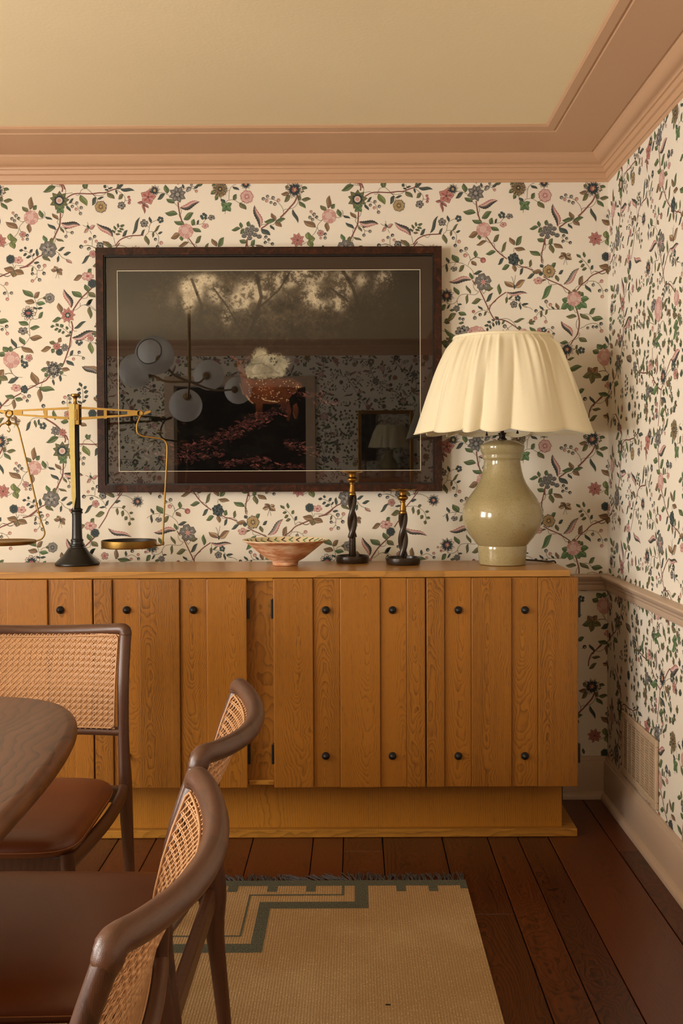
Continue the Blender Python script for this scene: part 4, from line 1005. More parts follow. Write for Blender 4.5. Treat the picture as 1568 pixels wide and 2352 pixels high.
for pts, w in (([(560, 790), (585, 730), (600, 680), (590, 630)], 4), ([(600, 700), (640, 665), (665, 625)], 2), ([(850, 790), (830, 720), (812, 660), (790, 622)], 4), ([(835, 740), (870, 690), (900, 660)], 2), ([(455, 770), (462, 700), (440, 640)], 3), ([(560, 770), (520, 700), (490, 660)], 2), ([(800, 690), (760, 660)], 2)):
    img = over(img, stroke(pts, w) * 0.75, (48, 40, 33))
# the light clearing behind the deer
clear = poly_mask([(562, 868), (562, 840), (572, 830), (576, 815), (588, 800), (604, 797), (618, 812), (640, 812), (662, 822), (668, 836), (655, 850), (652, 864), (640, 869), (600, 870)], 4)
clear = np.clip(blur(clear, 3) * 1.25 - 0.55 * sm(n_f * 0.5 + n_ff * 0.5, 0.45, 0.6) * (1 - sm(blur(clear, 5), 0.75, 0.98)), 0, 1)
cl = np.clip(clear * (0.85 + 0.5 * (vnoise(30, 20, 8, 3) - 0.5)), 0, 1)
img = over(img, cl, (206, 198, 168))
img = over(img, clear * sm(vnoise(24, 18, 9, 3), 0.50, 0.62) * 0.55, (128, 120, 100))
for pts, w in (([(562, 838), (600, 833), (622, 846), (640, 858)], 1.3), ([(575, 830), (590, 818), (612, 812)], 0.6), ([(598, 832), (604, 818), (618, 808)], 0.6), ([(580, 860), (600, 856), (640, 855)], 0.8), ([(570, 845), (580, 828)], 0.5)):
    img = over(img, stroke(pts, w) * 0.7, (120, 112, 94))
img = over(img, poly_mask([(615, 808), (628, 815), (636, 830), (630, 838), (622, 834), (618, 822)], 3) * sm(n_ff, .42, .52), (58, 50, 42))
# dark ground and maple leaves
ground = sm(GY - 880 - 26 * (vnoise(10, 3, 21, 3) - 0.5), -8, 40)
img = over(img, ground * 0.93, (14, 11, 9))
gm = ground * sm(vnoise(26, 26, 25, 3), 0.52, 0.66)
img = over(img, gm * 0.35, (48, 44, 34))
# deer
K = lambda pts: [(560 + a * 0.10204, 780 + b * 0.10204) for a, b in pts]
body = poly_mask(K([(-40, 900), (120, 885), (300, 890), (700, 880), (950, 858), (1100, 868), (1200, 930), (1290, 985), (1325, 1080), (1240, 1100), (1130, 1180), (1000, 1340), (800, 1440), (600, 1452), (400, 1440), (180, 1440), (80, 1340), (10, 1200)]), 0.9)
for pts in ([(240, 1400), (410, 1420), (395, 1780), (330, 1830), (262, 1820)], [(780, 1400), (1000, 1320), (1030, 1480), (1060, 1600), (1000, 1850), (945, 1820), (960, 1660), (860, 1600)], [(1090, 1480), (1180, 1420), (1225, 1600), (1180, 1790), (1130, 1785), (1090, 1620)]):
    body = np.maximum(body, poly_mask(K(pts), 0.9))
neck = poly_mask([(547, 850), (558, 845), (566, 868), (576, 892), (566, 915), (556, 905), (552, 880)], 0.9)
head = poly_mask([(543, 828), (550, 826), (558, 830), (560, 840), (556, 850), (549, 856), (545, 848), (542, 838)], 0.9)
for pts in ([(544, 830), (530, 820), (526, 815), (534, 816), (545, 824)], [(556, 830), (566, 818), (576, 812), (574, 820), (562, 832)]):
    head = np.maximum(head, poly_mask(pts, 0.8))
coat = vnoise(30, 20, 31, 3)
deer = np.maximum(body, np.maximum(neck, head))
dcol = np.array((98, 58, 36))[None, None] * (0.65 + 0.75 * coat[..., None])
img = img * (1 - deer[..., None]) + dcol * deer[..., None]
shade = sm(GY, 890, 960)
img = over(img, deer * shade * 0.35, (34, 18, 11))
img = over(img, stroke(K([(400, 1330), (450, 1360), (620, 1390), (740, 1405)]), 0.9), (206, 182, 140))
img = over(img, stroke(K([(40, 1260), (90, 1350), (180, 1430)]), 1.4) * 0.8, (196, 160, 122))
img = over(img, stroke(K([(268, 1640), (262, 1800)]), 0.9) * 0.8, (180, 130, 90))
img = over(img, stroke(K([(1095, 1650), (1140, 1780)]), 0.7) * 0.8, (150, 110, 80))
img = over(img, stroke(K([(1200, 1000), (1215, 1070)]), 1.0) * 0.7, (200, 176, 140))
img = over(img, stroke([(549, 834), (551, 836)], 1.0), (20, 12, 9))
img = over(img, stroke([(555, 833), (556, 835)], 0.9), (20, 12, 9))
img = over(img, stroke([(547, 853), (551, 854)], 1.2), (18, 12, 10))
img = over(img, stroke([(549, 880), (556, 905)], 1.0) * 0.6, (190, 158, 122))
for k in range(95):
    a_, b_ = rs.uniform(30, 1280), rs.uniform(885, 1420)
    x, y = 560 + a_ * 0.10204, 780 + b_ * 0.10204
    i_, j_ = int((y - 620) / 462 * (PHn - 1)), int((x - 269) / 696.5 * (PWn - 1))
    if body[i_, j_] > 0.9 and b_ < 1430 - abs(a_ - 600) * 0.12:
        img = over(img, np.clip(1.5 - np.hypot(GX - x, (GY - y)) / rs.uniform(0.7, 1.15), 0, 1), (226, 206, 172))
def leafspray(n, xf, yf, cols, lo, hi, seed):
    global img
    r = np.random.RandomState(seed)
    for k in range(n):
        x, y = xf(r), yf(r)
        a_ = r.uniform(-0.7, 0.9) + (math.pi if r.rand() < 0.5 else 0)
        L = r.uniform(lo, hi); ww = L * 0.28
        ca, sa = math.cos(a_), math.sin(a_)
        x0i, x1i = np.searchsorted(GX[0], [x - L, x + L]); y0i, y1i = np.searchsorted(GY[:, 0], [y - L, y + L])
        sl = (slice(max(0, y0i), y1i), slice(max(0, x0i), x1i))
        gx, gy = GX[sl] - x, GY[sl] - y
        if gx.size == 0: continue
        p_, q_ = gx * ca + gy * sa, -gx * sa + gy * ca
        m_ = np.clip(1.3 - (np.abs(p_) / L + np.abs(q_) / ww), 0, 1) > 0.35
        c_ = np.array(cols[r.randint(len(cols))]) * r.uniform(0.55, 1.15)
        img[sl][m_] = c_
purple = [(104, 62, 60), (78, 46, 46), (124, 80, 72), (62, 40, 38), (90, 60, 50)]
def band(cx, cy, L, th, slope): return (lambda r: cx + r.uniform(-L, L)), None
for (cx, cy, L, th, sl_, n) in ((560, 980, 70, 16, -0.32, 200), (480, 1015, 70, 14, -0.25, 180), (440, 1050, 70, 12, -0.15, 130), (600, 955, 60, 14, -0.35, 150), (560, 1062, 60, 9, -0.1, 120), (700, 905, 40, 10, 0.05, 60), (745, 925, 30, 6, 0, 40), (690, 1030, 40, 12, 0.3, 80), (640, 1072, 60, 8, 0, 70), (370, 1040, 60, 22, 0, 90)):
    r_ = np.random.RandomState(int(cx + cy))
    for k in range(n):
        t = r_.uniform(-1, 1)
        x, y = cx + t * L, cy + t * L * sl_ + r_.normal(0, th * 0.5)
        leafspray(1, lambda r: x, lambda r: y, purple, 3, 8, int(r_.randint(1e6)))
leafspray(170, lambda r: r.normal(318, 26), lambda r: r.normal(1005, 36), [(78, 74, 26), (56, 60, 24), (92, 84, 34), (64, 40, 18)], 4, 9, 77)
leafspray(120, lambda r: r.normal(360, 40), lambda r: r.normal(1000, 30), [(52, 42, 26), (70, 48, 30)], 4, 8, 78)
edge = np.clip(1.0 - 0.5 * sm(np.abs(GX - 617) / 348, 0.72, 1.0), 0, 1)
img *= edge[..., None]
img = 255 * (np.clip(img, 0, 255) / 255) ** 1.18
alb = np.vectorize(lambda v: v / 255 / 12.92 if v <= 10.3 else ((v / 255 + 0.055) / 1.055) ** 2.4)(np.clip(img, 0, 255)) * 0.80
mb = MB()
xs_ = np.linspace(ix0 + e, ix1 - e, PWn + 1); zs_ = np.linspace(iz1 - e, iz0 + e, PHn + 1)
mb.v = [(x, D - 0.018, z) for z in zs_ for x in xs_]
mb.f = [(r_ * (PWn + 1) + c_, (r_ + 1) * (PWn + 1) + c_, (r_ + 1) * (PWn + 1) + c_ + 1, r_ * (PWn + 1) + c_ + 1) for r_ in range(PHn) for c_ in range(PWn)]
mb.c = [tuple(v) for v in alb.reshape(-1, 3)]
m_photo = N('photographic_print', 0.6, 0.04)
_a = m_photo.n('ShaderNodeAttribute', attribute_name='Col'); m_photo.color(_a.outputs['Color'])
obj('photograph', mb, m_photo.m, fr)
m_pglass = sheet_glass('picture_glass', 1.76)
q = 0.003
obj('glass', MB().add([(fx0 + w_ + q, D - 0.029, fz0 + w_ + q), (fx1 - w_ - q, D - 0.029, fz0 + w_ + q), (fx1 - w_ - q, D - 0.029, fz1 - w_ - q), (fx0 + w_ + q, D - 0.029, fz1 - w_ - q)], [(0, 1, 2, 3)]), m_pglass, fr)

# ------------------------------------------------------------------ table lamp
m_glaze = N('crackled_celadon_glaze', 0.16)
_c = m_glaze.coord()
_w = m_glaze.n('ShaderNodeVectorMath', operation='ADD'); m_glaze.l(_c, _w.inputs[0])
_nn = m_glaze.n('ShaderNodeTexNoise'); _nn.inputs['Scale'].default_value = 14; m_glaze.l(_c, _nn.inputs['Vector'])
_sc = m_glaze.n('ShaderNodeVectorMath', operation='SCALE'); m_glaze.l(_nn.outputs['Color'], _sc.inputs[0]); _sc.inputs['Scale'].default_value = 0.02
m_glaze.l(_sc.outputs[0], _w.inputs[1])
def crack(scale, wid):
    v = m_glaze.n('ShaderNodeTexVoronoi', feature='DISTANCE_TO_EDGE'); v.inputs['Scale'].default_value = scale; m_glaze.l(_w.outputs[0], v.inputs['Vector'])
    return m_glaze.math('SUBTRACT', 1.0, m_glaze.sstep(v.outputs['Distance'], 0.0, wid))
_k = m_glaze.math('MAXIMUM', crack(115, 0.05), m_glaze.math('MULTIPLY', crack(230, 0.055), 0.45))
_base = m_glaze.mix(m_glaze.noise(_c, 9, 4), lin((152, 137, 96)), lin((176, 160, 118)))
m_glaze.color(m_glaze.mix(m_glaze.math('MULTIPLY', _k, 0.42), _base, lin((92, 72, 46))))
m_glaze.b.inputs['Coat Weight'].default_value = 0.4
m_glaze.b.inputs['Coat Roughness'].default_value = 0.04
m_linen = N('cream_linen', 0.85, 0.2)
_c = m_linen.coord()
_wv = m_linen.noise(m_linen.scaled(_c, (900, 900, 160)), 1.0, 2)
_wv2 = m_linen.noise(m_linen.scaled(_c, (160, 160, 900)), 1.0, 2)
m_linen.color(m_linen.mix(m_linen.math('MULTIPLY', m_linen.math('ADD', _wv, _wv2), 0.5), lin((242, 228, 192)), lin((254, 245, 216))))
m_linen.bump(m_linen.math('ADD', _wv, _wv2), 0.25, 0.0006)
m_linen.b.inputs['Sheen Weight'].default_value = 0.2
_tr = m_linen.n('ShaderNodeBsdfTranslucent'); _tr.inputs[0].default_value = (*lin((250, 226, 172)), 1)
_mx = m_linen.n('ShaderNodeMixShader'); _mx.inputs[0].default_value = 0.16
m_linen.l(m_linen.b.outputs[0], _mx.inputs[1]); m_linen.l(_tr.outputs[0], _mx.inputs[2]); m_linen.l(_mx.outputs[0], m_linen.nt.nodes['Material Output'].inputs[0])
m_bronze = plain('dark_bronze', (44, 34, 26), 0.4, 0.1, 20, metal=0.6)
YL = 3.445
lb = WZ(1153, 1298, ZT); LX = W(1153, 1200, YL).x
lamp = thing('table_lamp', 'crackle-glazed green-grey ceramic lamp with gathered cream linen shade', 'lamp', (LX, YL, ZT))
kk = 0.29974 * YL / F
prof = [(166, 1903), (174, 1900), (178, 1888), (182, 1840), (186, 1790), (188, 1765), (186, 1757), (196, 1748), (216, 1722), (240, 1692), (268, 1650), (291, 1605), (302, 1560), (305, 1520), (299, 1475), (284, 1435), (260, 1395), (232, 1355), (205, 1318), (180, 1278), (163, 1238), (150, 1190), (142, 1145), (138, 1112), (139, 1104), (147, 1098), (152, 1090), (152, 1078), (149, 1068), (150, 1062), (158, 1052), (165, 1036), (168, 1012), (169, 996), (166, 990), (160, 987), (140, 975), (110, 962), (72, 953), (38, 949), (0.1, 948)]
z_of = lambda y: (1903 - y) * kk
bodyv = obj('vase_body', MB().lathe([(r * kk, z_of(y)) for r, y in prof], (LX, YL, ZT + 0.0005), 72), m_glaze.m, lamp, smooth=50)
zf = ZT + z_of(949)
obj('socket', MB().lathe([(36 * kk, -0.002), (36 * kk, 0.004), (26 * kk, 0.006), (24 * kk, 0.010), (24 * kk, 0.018), (32 * kk, 0.020), (32 * kk, 0.023), (14 * kk, 0.026), (10 * kk, 0.09), (20 * kk, 0.092), (20 * kk, 0.13), (0.0001, 0.13)], (LX, YL, zf), 28), m_bronze, lamp, smooth=40)
# shade: gathered skirt, full folds towards the hem
YS_ = YL - 0.012
SXc = W(1155, 1000, YS_).x
rg = random.Random(8)
folds = []
ang = 0.0
while ang < 2 * math.pi - 0.2:
    wdt = rg.choice((0.22, 0.3, 0.42, 0.55, 0.7)); folds.append((ang, wdt, rg.uniform(0.7, 1.2))); ang += wdt
sc_ = 2 * math.pi / ang
folds = [(a_ * sc_, b_ * sc_, c_) for a_, b_, c_ in folds]
small = [(rg.uniform(0, 6.283), rg.uniform(0.022, 0.048), rg.uniform(0.4, 1.0)) for _ in range(74)]
def fold_at(a_):
    a_ %= 2 * math.pi
    for s_, w2, h_ in folds:
        if s_ <= a_ < s_ + w2:
            t = (a_ - s_) / w2
            return h_ * (math.sin(math.pi * t) ** 0.9 - 0.55)
    return 0.0
def gather_at(a_):
    return sum(h * math.exp(-(((a_ - c_ + math.pi) % (2 * math.pi) - math.pi) / w2) ** 2) for c_, w2, h in small) - 0.5
sp_ = [(0.0, 0.0), (0.03, 0.03), (0.07, 0.105), (0.125, 0.195), (0.21, 0.305), (0.30, 0.41), (0.40, 0.51), (0.52, 0.61), (0.64, 0.71), (0.77, 0.81), (0.89, 0.905), (1.0, 1.0)]
def flare(t):
    for (a0, b0), (a1, b1) in zip(sp_[:-1], sp_[1:]):
        if t <= a1: return b0 + (b1 - b0) * (t - a0) / (a1 - a0)
    return 1.0
z_top = W(1155, 778, YS_).z; z_hem = W(1155, 995, YS_).z
R0 = 373 * kk; R1 = 655 * kk
NA, NZ = 480, 32
def shade_pt(k, i, inset=0.0):
    a_ = 2 * math.pi * k / NA; t = i / NZ
    fa = fold_at(a_ + 0.12 * t * math.sin(3 * a_))
    r = R0 + (R1 - R0) * flare(t) + 0.034 * fa * t ** 0.8 + 0.0110 * gather_at(a_) * (1 - t) ** 1.5 * min(1, t * 12) - inset
    z = z_top + (z_hem - z_top) * t - 0.012 * fa * t * t
    return (SXc + r * math.cos(a_), YS_ + r * 0.90 * math.sin(a_), z)
mb = MB()
mb.v = [shade_pt(k, i) for k in range(NA) for i in range(NZ + 1)] + [shade_pt(k, i, 0.0012) for k in range(NA) for i in range(NZ + 1)]
n1 = NZ + 1; off = NA * n1
for k in range(NA):
    k2 = (k + 1) % NA
    for i in range(NZ):
        mb.f.append((k * n1 + i, k * n1 + i + 1, k2 * n1 + i + 1, k2 * n1 + i))
        mb.f.append((off + k * n1 + i, off + k2 * n1 + i, off + k2 * n1 + i + 1, off + k * n1 + i + 1))
    mb.f.append((k * n1 + NZ, off + k * n1 + NZ, off + k2 * n1 + NZ, k2 * n1 + NZ))
sh = obj('lamp_shade', mb, m_linen.m, lamp, smooth=180)
obj('hem', MB().tube([shade_pt(k, NZ - 0.15, 0.0005) for k in range(NA)], 0.0022, 6, closed=True), m_linen.m, sh, smooth=180)
obj('binding', MB().tube([(SXc + (R0 + 0.0015) * math.cos(2 * math.pi * k / 96), YS_ + (R0 + 0.0015) * 0.90 * math.sin(2 * math.pi * k / 96), z_top + 0.002) for k in range(96)], [(0.0052, 0.0024)] * 96, 8, closed=True, up=(0, 0, 1)), m_linen.m, sh, smooth=180)
m_lining = plain('white_shade_lining', (232, 226, 214), 0.8)
mb = MB(); zl0, zl1 = z_top - 0.004, z_hem + 0.012
nL = 64
for k in range(nL):
    a_ = 2 * math.pi * k / nL
    mb.v += [(SXc + (R0 - 0.01) * math.cos(a_), YS_ + (R0 - 0.01) * 0.9 * math.sin(a_), zl0), (SXc + (R1 - 0.055) * math.cos(a_), YS_ + (R1 - 0.055) * 0.9 * math.sin(a_), zl1)]
mb.f = [(2 * k, 2 * k + 1, 2 * ((k + 1) % nL) + 1, 2 * ((k + 1) % nL)) for k in range(nL)]
obj('shade_lining', mb, m_lining, lamp, smooth=180)
mb = MB()
for k in range(3):
    a_ = 0.5 + k * 2.094
    mb.tube([(LX, YL, z_top - 0.01), (SXc + (R0 - 0.011) * math.cos(a_), YS_ + (R0 - 0.011) * 0.9 * math.sin(a_), z_top - 0.004)], 0.002, 6)
mb.tube([(LX, YL, zf + 0.1), (LX, YL, z_top + 0.002)], 0.003, 8)
obj('shade_spider', mb, m_bronze, lamp)
for x_, ye in ((1117.5, 1001), (1188, 996)):
    p = W(x_, ye, YL - 0.03)
    mb = MB()
    for k in range(14): mb.sphere((p.x, p.y, p.z + 0.014 + k * 0.0052), 0.0019, 8, 6)
    mb.lathe([(0.0016, 0.013), (0.002, 0.010), (0.0042, 0.003), (0.0045, 0.0), (0.0001, -0.0005)], (p.x, p.y, p.z), 12)
    mb.tube([(p.x, p.y, p.z + 0.087), (LX + (0.02 if p.x > LX else -0.02), YL, zf + 0.10)], 0.0012, 6)
    obj('pull_chain', mb, m_bronze, lamp)
cp = [(LX + 0.075, YL + 0.05, ZT + 0.004), W(1235, 1291, 3.50), W(1262, 1291, 3.52), W(1285, 1297, 3.53)]
ctrl = [Vector((LX + 0.06, YL + 0.05, ZT + 0.012)), Vector((LX + 0.12, YL + 0.055, ZT + 0.008)), Vector((LX + 0.165, YL + 0.045, ZT + 0.0045)), Vector((XTOP - 0.015, YL + 0.06, ZT + 0.0035)), Vector((XTOP + 0.006, YL + 0.075, ZT + 0.001)), Vector((XTOP + 0.012, YL + 0.085, ZT - 0.03)), Vector((XE + 0.01, YL + 0.10, ZT - 0.10)), Vector((XE + 0.02, YL + 0.14, 0.4)), Vector((XE + 0.03, SB_Y1 + 0.03, 0.02))]
obj('power_cord', MB().tube(spline(ctrl, 8), 0.003, 8), plain('brown_flex', (40, 28, 20), 0.5), lamp, smooth=180)

# ------------------------------------------------------------------ balance scale
m_brass = plain('aged_brass', (144, 112, 58), 0.40, 0.18, 40, metal=1.0, bump=0.1, bscale=200)
m_brassl = plain('pale_brass', (166, 146, 90), 0.45, 0.15, 60, metal=1.0, bump=0.1, bscale=160)
m_jap = N('worn_black_japan', 0.35)
_c = m_jap.coord()
m_jap.color(m_jap.mix(m_jap.sstep(m_jap.noise(_c, 60, 4, 0.7), 0.66, 0.72), lin((20, 18, 17)), lin((110, 70, 36))))
m_jap = m_jap.m
YSc = 3.49
kS = 0.38265 * YSc / F
S = lambda x, y, dy=0.0: W(x * 0.38265, 850 + y * 0.38265, YSc + dy)
CXs = S(459, 700).x
sc = thing('balance_scale', 'antique brass balance scale on black column with two pans', 'scale', (CXs, YSc, ZT))
zS = lambda y: S(459, y).z
z0 = ZT - zS(1168)
pr = [(127, 1182), (131, 1178), (131, 1170), (124, 1163), (112, 1152), (92, 1133), (74, 1113), (60, 1092), (54, 1082), (44, 1078), (41, 1070), (45, 1066), (45, 1060), (37, 1056), (35, 1042), (38, 1039), (38, 1032), (33, 1028), (31, 1022), (30, 1000), (28, 900), (29, 876), (35, 874), (35, 866), (31, 862), (35, 856), (35, 849), (28, 845), (23, 840), (21, 700), (20, 560), (22, 548), (22, 540), (20, 535), (20, 340), (24, 335), (24, 325), (0.1, 325)]
obj('column', MB().lathe([(r * kS, zS(y) - zS(1182)) for r, y in pr], (CXs, YSc, ZT + 0.0005), 40), m_jap, sc, smooth=40)
# pointer blade in front of the column
mb = MB()
pts = [(411, 203), (447, 203), (449, 500), (455, 760), (441, 846), (429, 760), (419, 500)]
f_ = [S(x, y, -0.019) for x, y in pts]; b_ = [S(x, y, -0.0155) for x, y in pts]
n = len(pts)
mb.add(f_ + b_, [range(n), list(range(2 * n - 1, n - 1, -1))] + [(i, i + n, (i + 1) % n + n, (i + 1) % n) for i in range(n)])
obj('pointer', mb, m_brassl, sc)
a = S(410, 205); b = S(482, 330)
mb = MB().box(S(448, 205).x, b.x, YSc - 0.016, YSc + 0.018, b.z, a.z, 0.0015)
mb.box(S(452, 240).x, S(470, 240).x, YSc - 0.0195, YSc - 0.015, S(0, 305).z, S(0, 240).z, 0.001).box(S(456, 250).x, S(463, 250).x, YSc - 0.021, YSc - 0.018, S(0, 295).z, S(0, 250).z, 0.0008)
obj('fulcrum_block', mb, m_brass, sc)
obj('finial', MB().lathe([(15 * kS, 0), (15 * kS, 0.002), (11 * kS, 0.006), (9 * kS, 0.016), (11 * kS, 0.022), (19 * kS, 0.0265), (27 * kS, 0.029), (28 * kS, 0.034), (25 * kS, 0.0365), (0.0001, 0.038)], (S(452, 205).x, YSc, a.z - 0.001), 24), m_brass, sc, smooth=40)
def flat(pts, y0, y1):
    n = len(pts)
    return [Vector((p.x, YSc + y0, p.z)) for p in pts] + [Vector((p.x, YSc + y1, p.z)) for p in pts], [range(n), list(range(2 * n - 1, n - 1, -1))] + [(i, i + n, (i + 1) % n + n, (i + 1) % n) for i in range(n)]
mb = MB()
for bars in ([(478, 219), (835, 244), (835, 252), (478, 233)], [(478, 284), (835, 262), (835, 272), (478, 300)], [(624, 232), (642, 233), (642, 292), (624, 293)], [(765, 240), (838, 245), (838, 272), (765, 276)], [(830, 246), (868, 256), (880, 246), (904, 243), (907, 252), (888, 262), (868, 268), (830, 270)],
             [(412, 222), (85, 240), (85, 249), (412, 236)], [(412, 282), (85, 262), (85, 271), (412, 298)], [(265, 238), (283, 237), (283, 290), (265, 289)], [(135, 240), (70, 243), (70, 270), (135, 273)], [(80, 244), (40, 252), (20, 240), (0, 238), (-4, 248), (18, 258), (40, 266), (80, 270)]):
    hh = 0.004 if abs(bars[0][0] - bars[1][0]) > 200 else (0.0033 if abs(bars[0][0] - bars[1][0]) < 30 else 0.0047)
    v_, q_ = flat([S(x, y) for x, y in bars], -hh, hh)
    mb.add(v_, q_)
obj('beam', mb, m_brass, sc)
ring = lambda x, y, r, dy: [S(x + r * math.cos(t * 0.5236), y + r * math.sin(t * 0.5236), dy) for t in range(12)]
mb = MB().tube(ring(838, 260, 18, -0.006), 4.2 * kS, 8, closed=True)
mb.tube(spline([S(x, y, -0.008) for x, y in ((846, 270), (834, 295), (822, 330), (824, 372), (848, 394), (905, 404), (965, 413), (994, 432), (1003, 475), (998, 600), (990, 740), (982, 900), (976, 1030), (966, 1048), (935, 1054))], 6), 5.5 * kS, 10)
obj('hanger', mb, m_brass, sc, smooth=180)
mb = MB().tube(ring(52, 262, 20, -0.006), 5.5 * kS, 8, closed=True).sphere(S(52, 318, -0.006), 17 * kS, 16, 10)
mb.tube([S(52, 282, -0.006), S(52, 305, -0.006)], 7 * kS, 10)
mb.tube(spline([S(x, y, -0.006) for x, y in ((52, 332), (52, 345), (60, 358), (54, 372), (44, 362))], 5), 3 * kS, 8)
yk = [(52, 318), (85, 322), (108, 345), (128, 420), (162, 560), (200, 720), (238, 880), (262, 950), (267, 985), (248, 1014), (215, 1026)]
for sg in (1, -1):
    mb.tube(spline([S(52 + sg * (x - 52), y, -0.006) for x, y in yk], 6), 5.0 * kS, 10)
obj('hanger', mb, m_brass, sc, smooth=180)
rp = 163 * kS
pan = [(rp * 0.93, 0.0), (rp * 0.985, 0.003), (rp, 0.010), (rp * 1.0, 0.026), (rp * 0.985, 0.027), (rp * 0.97, 0.026), (rp * 0.965, 0.010), (rp * 0.0, 0.008)]
c_ = S(778, 1058)
pn = obj('pan', MB().lathe([(0.0001, 0.001)] + pan, (c_.x, YSc - 0.01, c_.z - 0.004), 56), m_brass, sc, smooth=40)
obj('pan_liner', MB().lathe([(0.0001, 0.0), (rp * 0.955, 0.0), (rp * 0.964, 0.004), (rp * 0.968, 0.0168)], (c_.x, YSc - 0.01, c_.z + 0.0050), 48, cap=False), plain('dark_pan_lining', (30, 24, 20), 0.5, 0.4, 90), pn, smooth=40)  # dark mottled layer over the inner floor and side of the pan
c_ = S(52, 1040)
obj('pan', MB().lathe([(0.0001, 0.0), (rp * 0.9, 0.0), (rp * 1.0, 0.004), (rp * 1.03, 0.011), (rp * 1.0, 0.014), (rp * 0.94, 0.010), (0.0001, 0.009)], (c_.x, YSc - 0.01, c_.z - 0.003), 56), m_brass, sc, smooth=40)

# ------------------------------------------------------------------ footed bowl
YBo = 3.45
m_terra = N('weathered_terracotta', 0.75)
_c = m_terra.coord()
_n = m_terra.noise(m_terra.scaled(_c, (14, 14, 60)), 1.0, 5, 0.65)
m_terra.color(m_terra.ramp(_n, [(0.28, lin((160, 98, 62))), (0.44, lin((200, 140, 98))), (0.56, lin((220, 178, 140))), (0.68, lin((236, 212, 182)))]))
m_terra.bump(_n, 0.3, 0.002)
m_slip = plain('cream_slip_glaze', (240, 222, 184), 0.35, 0.1, 30)
BX = W(655, 1260, YBo).x
kb = 0.38265 * YBo / F
bowl = thing('footed_bowl', 'terracotta footed bowl with green and brown leaf strokes inside rim', 'bowl', (BX, YBo, ZT))
zr = W(655, 1239, YBo).z - ZT
bp = [(70 * kb, 0.0), (76 * kb, 0.001), (77 * kb, 0.010), (80 * kb, 0.013), (112 * kb, 0.023), (150 * kb, 0.040), (188 * kb, 0.058), (220 * kb, 0.073), (240 * kb, 0.0815), (250 * kb, zr - 0.006), (256 * kb, zr - 0.004), (259 * kb, zr - 0.001)]
obj('bowl_body', MB().lathe([(0.0001, 0.002)] + bp, (BX, YBo, ZT + 0.0005), 64, cap=False), m_terra.m, bowl, smooth=40)
ri = [(259 * kb, zr - 0.0012), (257 * kb, zr), (252 * kb, zr), (246 * kb, zr - 0.0025), (205 * kb, 0.0715), (150 * kb, 0.0465), (90 * kb, 0.026), (0.0001, 0.020)]
obj('bowl_lining', MB().lathe(ri, (BX, YBo, ZT + 0.0005), 64, cap=False), m_slip, bowl, smooth=40)
sl_ = (ri[3][1] - ri[4][1]) / (ri[3][0] - ri[4][0])
def inner(a_, t):
    r = ri[3][0] * 0.995 + (ri[4][0] - ri[3][0]) * t
    z = ri[3][1] + (ri[4][1] - ri[3][1]) * t
    return Vector((BX + (r - 0.0006) * math.cos(a_), YBo + (r - 0.0006) * math.sin(a_), ZT + z + 0.0011))
m_bg = plain('green_slip', (84, 140, 86), 0.35); m_bb = plain('brown_slip', (70, 28, 18), 0.35)
for k in range(30):
    a0 = 2 * math.pi * k / 30
    p1 = [inner(a0 - 0.02, 0.04), inner(a0 + 0.03, 0.40), inner(a0 + 0.075, 0.54)]
    p2 = [inner(a0 + 0.075, 0.54), inner(a0 + 0.03, 0.72), inner(a0 - 0.06, 0.98)]
    obj('leaf_stroke', MB().tube(spline(p1, 4), [0.0008] + [0.0017] * 7 + [0.001], 6).tube(spline(p2, 4), [0.001] + [0.0017] * 7 + [0.0006], 6), m_bg if k % 2 else m_bb, bowl, smooth=180)

